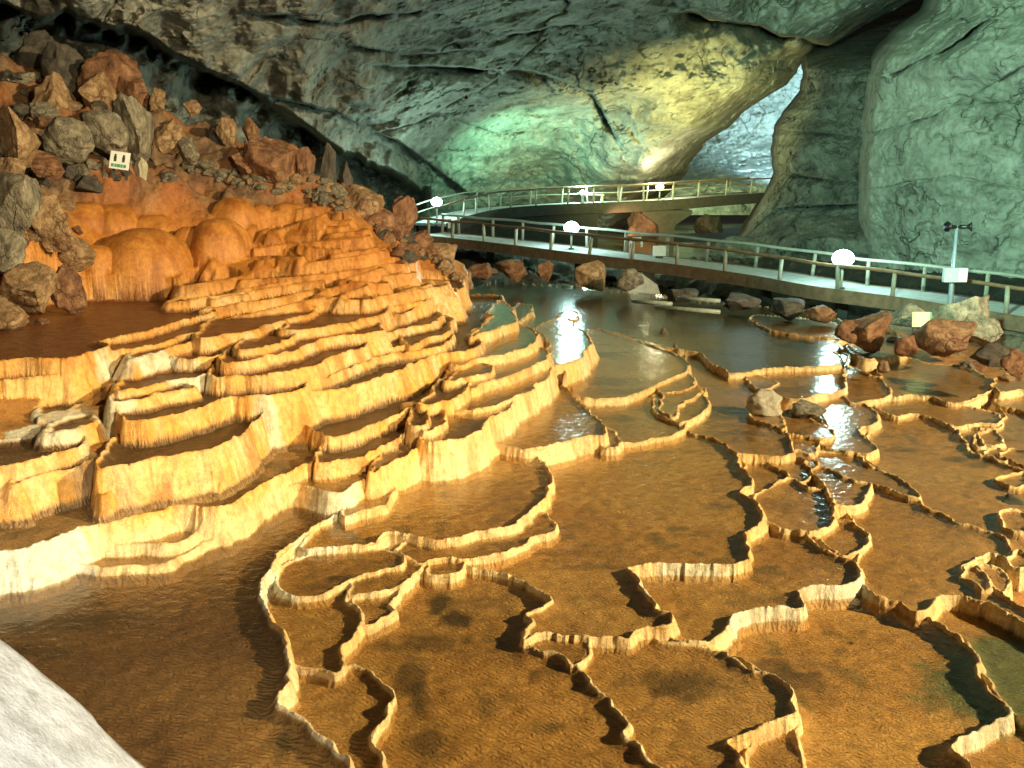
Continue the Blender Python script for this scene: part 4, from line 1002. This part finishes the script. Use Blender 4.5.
def walkway(name, nodes, width, thick, label, side, n_sub=8):
    """nodes: (px,py,z) along the near edge; returns frame functions along it"""
    q = np.array([[*at_z(x, y, z), z] for x, y, z in nodes])
    s = np.concatenate([[0], np.cumsum(np.linalg.norm(np.diff(q, axis=0), axis=1))])
    ss = np.linspace(0, s[-1], len(nodes) * n_sub); c = spline1(s, q, ss)
    t = np.gradient(c, axis=0); t[:, 2] = 0; t /= np.linalg.norm(t, axis=1, keepdims=True)
    nrm = np.stack([-t[:, 1], t[:, 0], t[:, 2] * 0], 1) * side
    return c, nrm, t
def strip(mb, c, nrm, off0, off1, z0, z1):
    n = len(c); vs = []
    for a, u in zip(c, nrm):
        for (o_, z_) in ((off0, z0), (off1, z0), (off1, z1), (off0, z1)):
            vs.append(Vector((a[0] + u[0] * o_, a[1] + u[1] * o_, a[2] + z_)))
    fs = []
    for i in range(n - 1):
        for k in range(4): fs.append((i * 4 + k, i * 4 + (k + 1) % 4, i * 4 + 4 + (k + 1) % 4, i * 4 + 4 + k))
    fs += [(0, 1, 2, 3), tuple(range(4 * n - 4, 4 * n))]
    mb.add(vs, fs)
def at_px(c, target):                       # index of the place along c seen in column target
    px = 512 + F * c[:, 0] / (c[:, 1] * CP - (c[:, 2] - ZC) * SP); return int(np.argmin(np.abs(px - target)))

nodes = [(415,235,2.25),(455,239,2.15),(515,246,2.05),(588,255,1.9),(673,265,1.75),(744,275,1.6),(826,289,1.45),(890,297,1.35),(953,307,1.3),(1024,318,1.25),(1110,333,1.2)]
c, nrm, t = walkway('footbridge', nodes, 2.2, .1, '', 1)
c0 = c[len(c) // 2]
org = (float(c0[0]), float(c0[1]), float(c0[2]))
fb = empty('footbridge', org, 'long lower concrete footbridge crossing behind the pools with wooden railings', 'footbridge')
# make sure nrm points away from the viewer
if nrm[len(nrm) // 2][1] < 0: nrm = -nrm
mb = MB(org); strip(mb, c, nrm, .1, 2.25, -.14, 0); mb.build('deck', m_conc, fb)
mb = MB(org); strip(mb, c, nrm, 0, .098, -.42, .03); mb.build('edge_beam', m_beam, fb)
mb = MB(org); strip(mb, c, nrm, 2.252, 2.35, -.42, .03); mb.build('edge_beam', m_beam, fb)
def railing(cs, nr, off, pxs, hgt, rr, mrail, parent, org, tilt=.04, mpost=m_post, mid=False):
    for px in pxs:
        i = at_px(cs + np.c_[nr[:, :2] * off, np.zeros(len(nr))], px); a, u = cs[i], nr[i]
        b0 = Vector((a[0] + u[0] * off, a[1] + u[1] * off, a[2] - .05)); tl = random.uniform(-.04, .09)
        tp = b0 + Vector((tl * 1.2, 0, hgt + .02 + .05))
        MB(org).tube([b0, b0.lerp(tp, .5), tp], [rr * 1.25, rr * 1.2, rr * 1.15], 8).build('post', mpost, parent, True)
    pts = [Vector((a[0] + u[0] * off, a[1] + u[1] * off, a[2] + hgt + .015 * math.sin(k * .7))) for k, (a, u) in enumerate(zip(cs, nr))]
    MB(org).tube(pts, rr, 8).build('handrail', mrail, parent, True)
    if mid:
        pts = [p_ - Vector((0, 0, hgt * .45)) for p_ in pts]; MB(org).tube(pts, rr * .8, 8).build('middle_rail', mrail, parent, True)
railing(c, nrm, .14, [426,454,484,517,551,588,629,674,725,778,833,891,947,1002,1062], .82, .062, m_rail_unlit, fb, org)
railing(c, nrm, 2.2, [440,462,490,522,553,588,624,664,708,758,812,872,928,986,1050], .9, .06, m_rail_lit, fb, org)
# concrete footing and supports
i = at_px(c, 648); a = c[i]; mbp = MB(org)
g = ground(a[0], a[1])
pz = [(-1, -1), (1, -1), (1, 1), (-1, 1)]
vs = [Vector((a[0] + u * .75, a[1] + .6 + v * .5, .3)) for u, v in pz] + [Vector((a[0] + u * .4, a[1] + .6 + v * .4, a[2] - .45)) for u, v in pz]
mbp.add(vs, [(0, 1, 2, 3), (4, 5, 6, 7), (0, 1, 5, 4), (1, 2, 6, 5), (2, 3, 7, 6), (3, 0, 4, 7)])
mbp.build('footing', m_conc, fb)
for px in (470, 560, 745, 830):
    i = at_px(c, px); a = c[i]; u = nrm[i]
    MB(org).box((a[0] + u[0] * 1.2, a[1] + u[1] * 1.2, (a[2] - .15) / 2 - .1), (.35, .35, a[2] - .1)).build('support', m_dark, fb)
# embankment that carries the right end
cc = c[at_px(c, 880):]; nn = nrm[at_px(c, 880):]
vs, n_ = [], 40
prof = [(2.6, -.16), (.2, -.44), (-.1, -.62), (-.5, -.95), (-.9, -1.25), (-1.3, -1.6)]
for a, u in zip(cc, nn):
    for (o_, z_) in prof: vs.append((a[0] + u[0] * o_, a[1] + u[1] * o_, a[2] + z_))
vs = np.array(vs).reshape(len(cc), len(prof), 3)
nu_, nv_ = 160, 60
vs = spline1(np.linspace(0, 1, len(cc)), vs, np.linspace(0, 1, nu_)); vs = np.swapaxes(spline1(np.linspace(0, 1, len(prof)), np.swapaxes(vs, 0, 1), np.linspace(0, 1, nv_)), 0, 1)
dn = fbm3(vs[..., 0] * 1.8, vs[..., 1] * 1.8, vs[..., 2] * 1.8, 5, 71, ridged=True) * sstep(.1, .35, np.linspace(0, 1, nv_))[None, :]
vs[..., 1] -= dn * .35
link('embankment', np_mesh('embankment', vs.reshape(-1, 3), grid_quads(nu_, nv_)), rock_mat('embankment_rubble', (.08, .07, .05), (.2, .16, .11), (.34, .26, .17), 2, .85, .8)).update_tag()
tag(bpy.data.objects['embankment'], kind='structure')

# upper footbridge
def node_d(px, py, d):
    p_ = at_d(px, py, d); return (px, py, float(p_[2]))
nodes = [node_d(448,224,53), node_d(475,215,55), node_d(505,209,57), node_d(560,205,58.5), node_d(610,203,59.5), node_d(668,200.5,60.5), node_d(727,196,63), node_d(775,193,66)]
c2, n2_, t2 = walkway('upper', nodes, 2, .1, '', 1)
if n2_[len(n2_) // 2][1] < 0: n2_ = -n2_
k0 = c2[len(c2) // 2]; org2 = (float(k0[0]), float(k0[1]), float(k0[2]))
ub = empty('footbridge', org2, 'upper footbridge rising behind the lower one on a flared concrete pier', 'footbridge')
mb = MB(org2); strip(mb, c2, n2_, .12, 2.2, -.14, 0); mb.build('deck', m_conc, ub)
mb = MB(org2); strip(mb, c2, n2_, 0, .118, -.55, .04); mb.build('edge_beam', m_dark, ub)
mb = MB(org2); strip(mb, c2, n2_, 2.202, 2.3, -.55, .04); mb.build('edge_beam', m_dark, ub)
mb = MB(org2); strip(mb, c2, n2_, .3, 2.0, -.6, -.145); mb.build('girder', m_dark, ub)
railing(c2, n2_, .16, [462,475,491,513,538,567,596,620,645,672,699,726,750], .95, .045, m_rail_unlit, ub, org2, mpost=m_rail_lit)
railing(c2, n2_, 2.1, [478,500,530,560,590,618,645,672,700,728], .95, .045, m_rail_lit, ub, org2, mpost=m_rail_lit, mid=True)
i = at_px(c2, 667); a = c2[i]
mb = MB(org2)
lv_ = [(.62, .62, .2), (.62, .6, a[2] - 1.7), (.75, .62, a[2] - 1.45), (2.0, .75, a[2] - .8), (2.0, .75, a[2] - .6)]
vs = []; fs = []
for (wx_, wy_, z_) in lv_:
    for u, v in pz: vs.append(Vector((a[0] + u * wx_ * .75, a[1] + 1.1 + v * wy_, z_)))
for r_ in range(len(lv_) - 1):
    for k in range(4): fs.append((r_ * 4 + k, r_ * 4 + (k + 1) % 4, r_ * 4 + 4 + (k + 1) % 4, r_ * 4 + 4 + k))
fs += [(0, 1, 2, 3), (16, 17, 18, 19)]; mb.add(vs, fs); mb.build('pier', m_dark, ub)
# dark retaining wall below the left half of the upper footbridge
i0, i1 = at_px(c2, 452), at_px(c2, 606)
me_ = MB(); strip(me_, c2[i0:i1], n2_[i0:i1], .35, 1.9, -4.2, -.61); o = me_.build('retaining_wall', m_dark); tag(o, 'dark retaining wall under the left half of the upper footbridge', 'wall')

# lit channel behind
m, nt, b, nd, lk = mat_new('channel_water')
p = pos(nt); b.inputs['Base Color'].default_value = (.11, .13, .06, 1); b.inputs['Roughness'].default_value = .12; lk.new(bump(nt, noise_n(nt, p, 1.2, 4), .25, .1), b.inputs['Normal'])
me_ = bpy.data.meshes.new('water'); me_.from_pydata([(-25, 50, 1.02), (40, 50, 1.02), (60, 112, 1.02), (-40, 112, 1.02)], [], [(0, 1, 2, 3)])
tag(link('channel_water', me_, m, smooth=False), kind='structure')

# ------------------------------------------------------------------ lamps
def lamp(base, hgt, rad, label, col_, e, power, arm=False, flat=.8):
    base = Vector(base); t_ = empty('lamp', base, label, 'lamp', 'lamps lighting the footbridges')
    MB(base).tube([base, base + Vector((0, 0, hgt - rad * flat))], .045, 8).build('pole', m_rail_lit, t_, True)
    MB(base).tube([base, base + Vector((0, 0, .06))], .12, 12).build('base_plate', m_dark, t_, True)
    z = base + Vector((0, 0, hgt))
    rings = 10; pts = []; rr = []
    for k in range(rings + 1):
        an = math.pi * k / rings; pts.append(z + Vector((0, 0, -math.cos(an) * rad * flat))); rr.append(max(.01, math.sin(an) * rad))
    MB(base).tube(pts, rr, 20).build('globe', glow_mat('lamp_glow', col_, e * .3), t_, True).visible_shadow = True
    MB(base).tube([z + Vector((0, 0, -rad * flat - .05)), z + Vector((0, 0, -rad * flat + .03))], .09, 12).build('collar', m_dark, t_, True)
    ld = bpy.data.lights.new('lamp_light', 'POINT'); ld.energy = power; ld.color = col_; ld.shadow_soft_size = rad + .03
    lo = bpy.data.objects.new('lamp_light', ld); COL.objects.link(lo); lo.parent = t_; lo.location = (0, 0, hgt + rad + .12)
    return t_
CY = (.60, 1.0, .93)
def on_bridge(c, nrm, px, off):
    i = at_px(c + np.c_[nrm[:, :2] * off, np.zeros(len(nrm))], px); a, u = c[i], nrm[i]
    return (a[0] + u[0] * off, a[1] + u[1] * off, a[2])
lamp(on_bridge(c, nrm, 569, 1.1), .95, .34, 'glowing lamp on the lower footbridge straight ahead, above bright water reflection', CY, 40, 600)
lamp(on_bridge(c, nrm, 840, .45), 1.05, .37, 'brightest glowing lamp on the right part of the lower footbridge', CY, 40, 600)
lamp(at_d(437, 226, 53.5).tolist(), 1.25, .30, 'glowing lamp at the left end where both footbridges meet', (.6, 1, .85), 40, 700)
lamp(on_bridge(c2, n2_, 661, 1.6), .75, .25, 'warm white lamp on the upper footbridge at the foot of the lit arch', (1, .92, .55), 30, 450)
lamp(on_bridge(c2, n2_, 583, 1.9), .6, .16, 'small lamp on the upper footbridge in front of the turquoise lit wall', (.5, 1, .75), 20, 900)

def bench(base, w, label, rot=0):
    base = Vector(base); t_ = empty('bench', base, label, 'bench', 'white benches on the footbridges')
    MB(base).box(base + Vector((0, 0, .45)), (w, .45, .07)).build('seat', m_white, t_)
    for s_ in (-1, 1): MB(base).box(base + Vector((s_ * (w / 2 - .12), 0, .205)), (.12, .4, .41)).build('leg', m_white, t_)
bench(on_bridge(c2, n2_, 594, 1.3), 1.4, 'white bench on the upper footbridge beside the small lamp')
bench(at_d(439, 228, 52).tolist(), 1.3, 'white bench below the left end lamp')
def uplight(base, label):
    base = Vector(base); t_ = empty('floodlight', base, label, 'floodlight')
    MB(base).box(base + Vector((0, 0, .3)), (.5, .35, .4)).build('housing', m_white, t_)
    MB(base).box(base + Vector((0, 0, .05)), (.3, .25, .098)).build('foot', m_dark, t_)
    return t_
uplight(on_bridge(c, nrm, 662, 1.6), 'white floodlight box on the lower footbridge deck right of the middle lamp')
# bent white pipe by the front railing
bp = Vector(on_bridge(c, nrm, 632, .5)); o = MB(bp).tube([bp, bp + Vector((.05, 0, .75)), bp + Vector((.12, 0, .82)), bp + Vector((.45, .05, .82)), bp + Vector((.5, .05, .7)), bp + Vector((.5, .05, .45))], .045, 8).build('bent_pipe', m_white, None, True)
o.location = bp; tag(o, 'bent white pipe standing by the near railing of the lower footbridge', 'pipe')

# loudspeaker pole
pb = at_z(949, 313, 1.25); pb = Vector((pb[0], pb[1], .8)); pd = pb.y; top = at_d(957, 226, pd)
lp_ = empty('loudspeaker_pole', pb, 'blue grey pole with two black horn loudspeakers and a box beside the lower footbridge', 'loudspeaker pole')
tp = Vector(top.tolist())
MB(pb).tube([pb, pb.lerp(tp, .45), tp], [.07, .065, .045], 10).build('pole', m_metal, lp_, True)
bx = pb.lerp(tp, .53)
MB(pb).box(bx + Vector((.02, -.12, 0)), (.68, .16, .42)).build('cabinet', m_box, lp_)
MB(pb).box(bx + Vector((.21, -.215, 0)), (.26, .025, .38)).build('cabinet_door', m_white, lp_)
for s_ in (-1, 1):
    h0 = tp + Vector((s_ * .06, -.02, -.03)); h1 = tp + Vector((s_ * .36, -.18, -.01)); dr = (h1 - h0)
    MB(pb).tube([h0, h0 + dr * .35, h0 + dr * .55, h0 + dr * .85, h1, h1 - dr * .1], [.06, .07, .05, .10, .15, .10], 16).build('horn', m_black, lp_, True)
MB(pb).tube([tp + Vector((-.1, -.02, -.03)), tp + Vector((.1, -.02, -.03))], .03, 8).build('bracket', m_black, lp_, True)

# pale green notice on two feet
def board(px0, py0, px1, py1, d, name, label, mat, tilt=.15):
    a = P3((px0 + px1) / 2, (py0 + py1) / 2, d); w = (px1 - px0) / F * d; h = (py1 - py0) / F * d
    base = a - Vector((0, 0, h / 2 + .12)); t_ = empty(name, base, label, 'sign')
    M = Matrix.Rotation(-tilt, 3, 'X')
    MB(base).box(a, (w, .04, h), M).build('panel', mat, t_)
    for s_ in (-1, 1): MB(base).box(a + Vector((s_ * w * .35, .06, -h / 2 - .02)), (.05, .05, h * .5 + .2)).build('leg', m_dark, t_)
    return t_, a, w, h, M, base
m_green = plain_mat('notice_green', (.55, .68, .38), .6, 0, 5, .12, .05)
board(912, 312, 932, 327, 27.3, 'notice_board', 'small blank pale green notice below the lower footbridge', m_green)
t_, a, w, h, M, base = board(108.5, 152, 127, 169, 22.2, 'notice_board', 'small tilted white notice with two dark figures and a green strip among the boulders', m_white, .2)
t_.rotation_euler = (0, R(8), 0)
fr_ = a + M @ Vector((0, -.026, 0))
m_fig = plain_mat('ink_dark', (.03, .04, .04), .6); m_gr = plain_mat('ink_green', (.10, .38, .22), .6)
mf = MB(base)
for s_ in (-.22, .22):
    o_ = fr_ + M @ Vector((s_ * w, 0, .14 * h))
    mf.box(o_, (w * .13, .008, h * .18), M); mf.box(o_ + M @ Vector((0, 0, .15 * h)), (w * .09, .008, h * .1), M)
    mf.box(o_ + M @ Vector((-.03 * w, 0, -.15 * h)), (w * .05, .008, h * .14), M); mf.box(o_ + M @ Vector((.04 * w, 0, -.15 * h)), (w * .05, .008, h * .14), M)
mf.build('figures', m_fig, t_)
mg = MB(base)
for k, ww in enumerate((.13, .1, .15, .1, .13)):
    mg.box(fr_ + M @ Vector(((-.32 + k * .16) * w, 0, -.3 * h)), (w * ww, .008, h * .18), M)
mg.build('green_strip', m_gr, t_)
# thin bars lying across the channel
for k, (x0, y0, x1, y1, z_) in enumerate([(632,301,672,304,1.15),(678,298,720,301,1.2),(655,307,720,312,1.1)]):
    a_, b__ = at_z(x0, y0, z_), at_z(x1, y1, z_); o_ = Vector((a_[0], a_[1], z_)); e_ = Vector((b__[0], b__[1], z_))
    o = MB(o_).tube([o_, o_.lerp(e_, .5), e_], .07, 8).build('pipe', plain_mat('pipe_pale', (.35, .42, .36), .4), None, True); o.location = o_
    tag(o, ['short pale pipe lying left in the dark channel', 'pale pipe lying nearest under the footbridge in the dark channel', 'long pale pipe along the far edge of the dark green pool'][k], 'pipe', 'pipes in the channel')

# ------------------------------------------------------------------ light
def spot(name, loc, aim, power, color, size, blend=.4, rad=.3):
    l = bpy.data.lights.new(name, 'SPOT'); l.energy = power; l.color = color; l.spot_size = R(size); l.spot_blend = blend; l.shadow_soft_size = rad
    o = bpy.data.objects.new(name, l); COL.objects.link(o); o.location = loc
    o.rotation_euler = (Vector(aim) - Vector(loc)).to_track_quat('-Z', 'Y').to_euler(); return o
spot('floodlight_warm', (27, 1, 14.5), (2, 20, 0), 98000, (1, .81, .46), 58, .55, .4)
spot('floodlight_green', (2, 12, 9), (24, 42, 10), 38000, (.50, 1, .70), 60, .6, .5)
spot('floodlight_left', (10, 20, 14.5), (6, 46, 9), 4300, (.58, 1, .46), 62, .8, .5)
spot('floodlight_turquoise', (0, 59.6, 4.7), (0, 67, 8.5), 1800, (.30, 1, .60), 140, .9, .3)
spot('floodlight_yellow', tuple(at_d(716, 196, 50).tolist()), tuple(at_d(672, 120, 60).tolist()), 7500, (1, .93, .30), 100, .8, .3)
spot('floodlight_blue', tuple(at_d(812, 175, 78).tolist()), tuple(at_d(775, 115, 92).tolist()), 22000, (.45, .8, 1), 90, .9, .3)
spot('floodlight_chamber', tuple(at_d(700, 195, 74).tolist()), tuple(at_d(715, 185, 88).tolist()), 2600, (.75, 1, .5), 120, .9, .3)
spot('channel_fill', tuple(at_d(612, 226, 58).tolist()), tuple(at_d(641, 222, 66).tolist()), 1600, (1, .5, .2), 80, .9, .3)  # unseen orange spot added to brighten the red boulder in the channel

spot('floodlight_front', (7, -2, 9.5), (-7.5, 24, 3.2), 20000, (1, .80, .46), 42, .7, .2)
spot('floodlight_near', (2.5, -4, 8), (-3, 3.4, 2.6), 12000, (1, .97, .88), 34, .5, .2)
wd = bpy.data.worlds.new('World'); S.world = wd; wd.use_nodes = True
bg = wd.node_tree.nodes['Background']; bg.inputs['Color'].default_value = (.62, .6, .46, 1); bg.inputs['Strength'].default_value = .034
S.view_settings.view_transform = 'Standard'; S.view_settings.look = 'None'; S.view_settings.gamma = 1; S.view_settings.exposure = 0
S.cycles.max_bounces = 4; S.cycles.transparent_max_bounces = 8
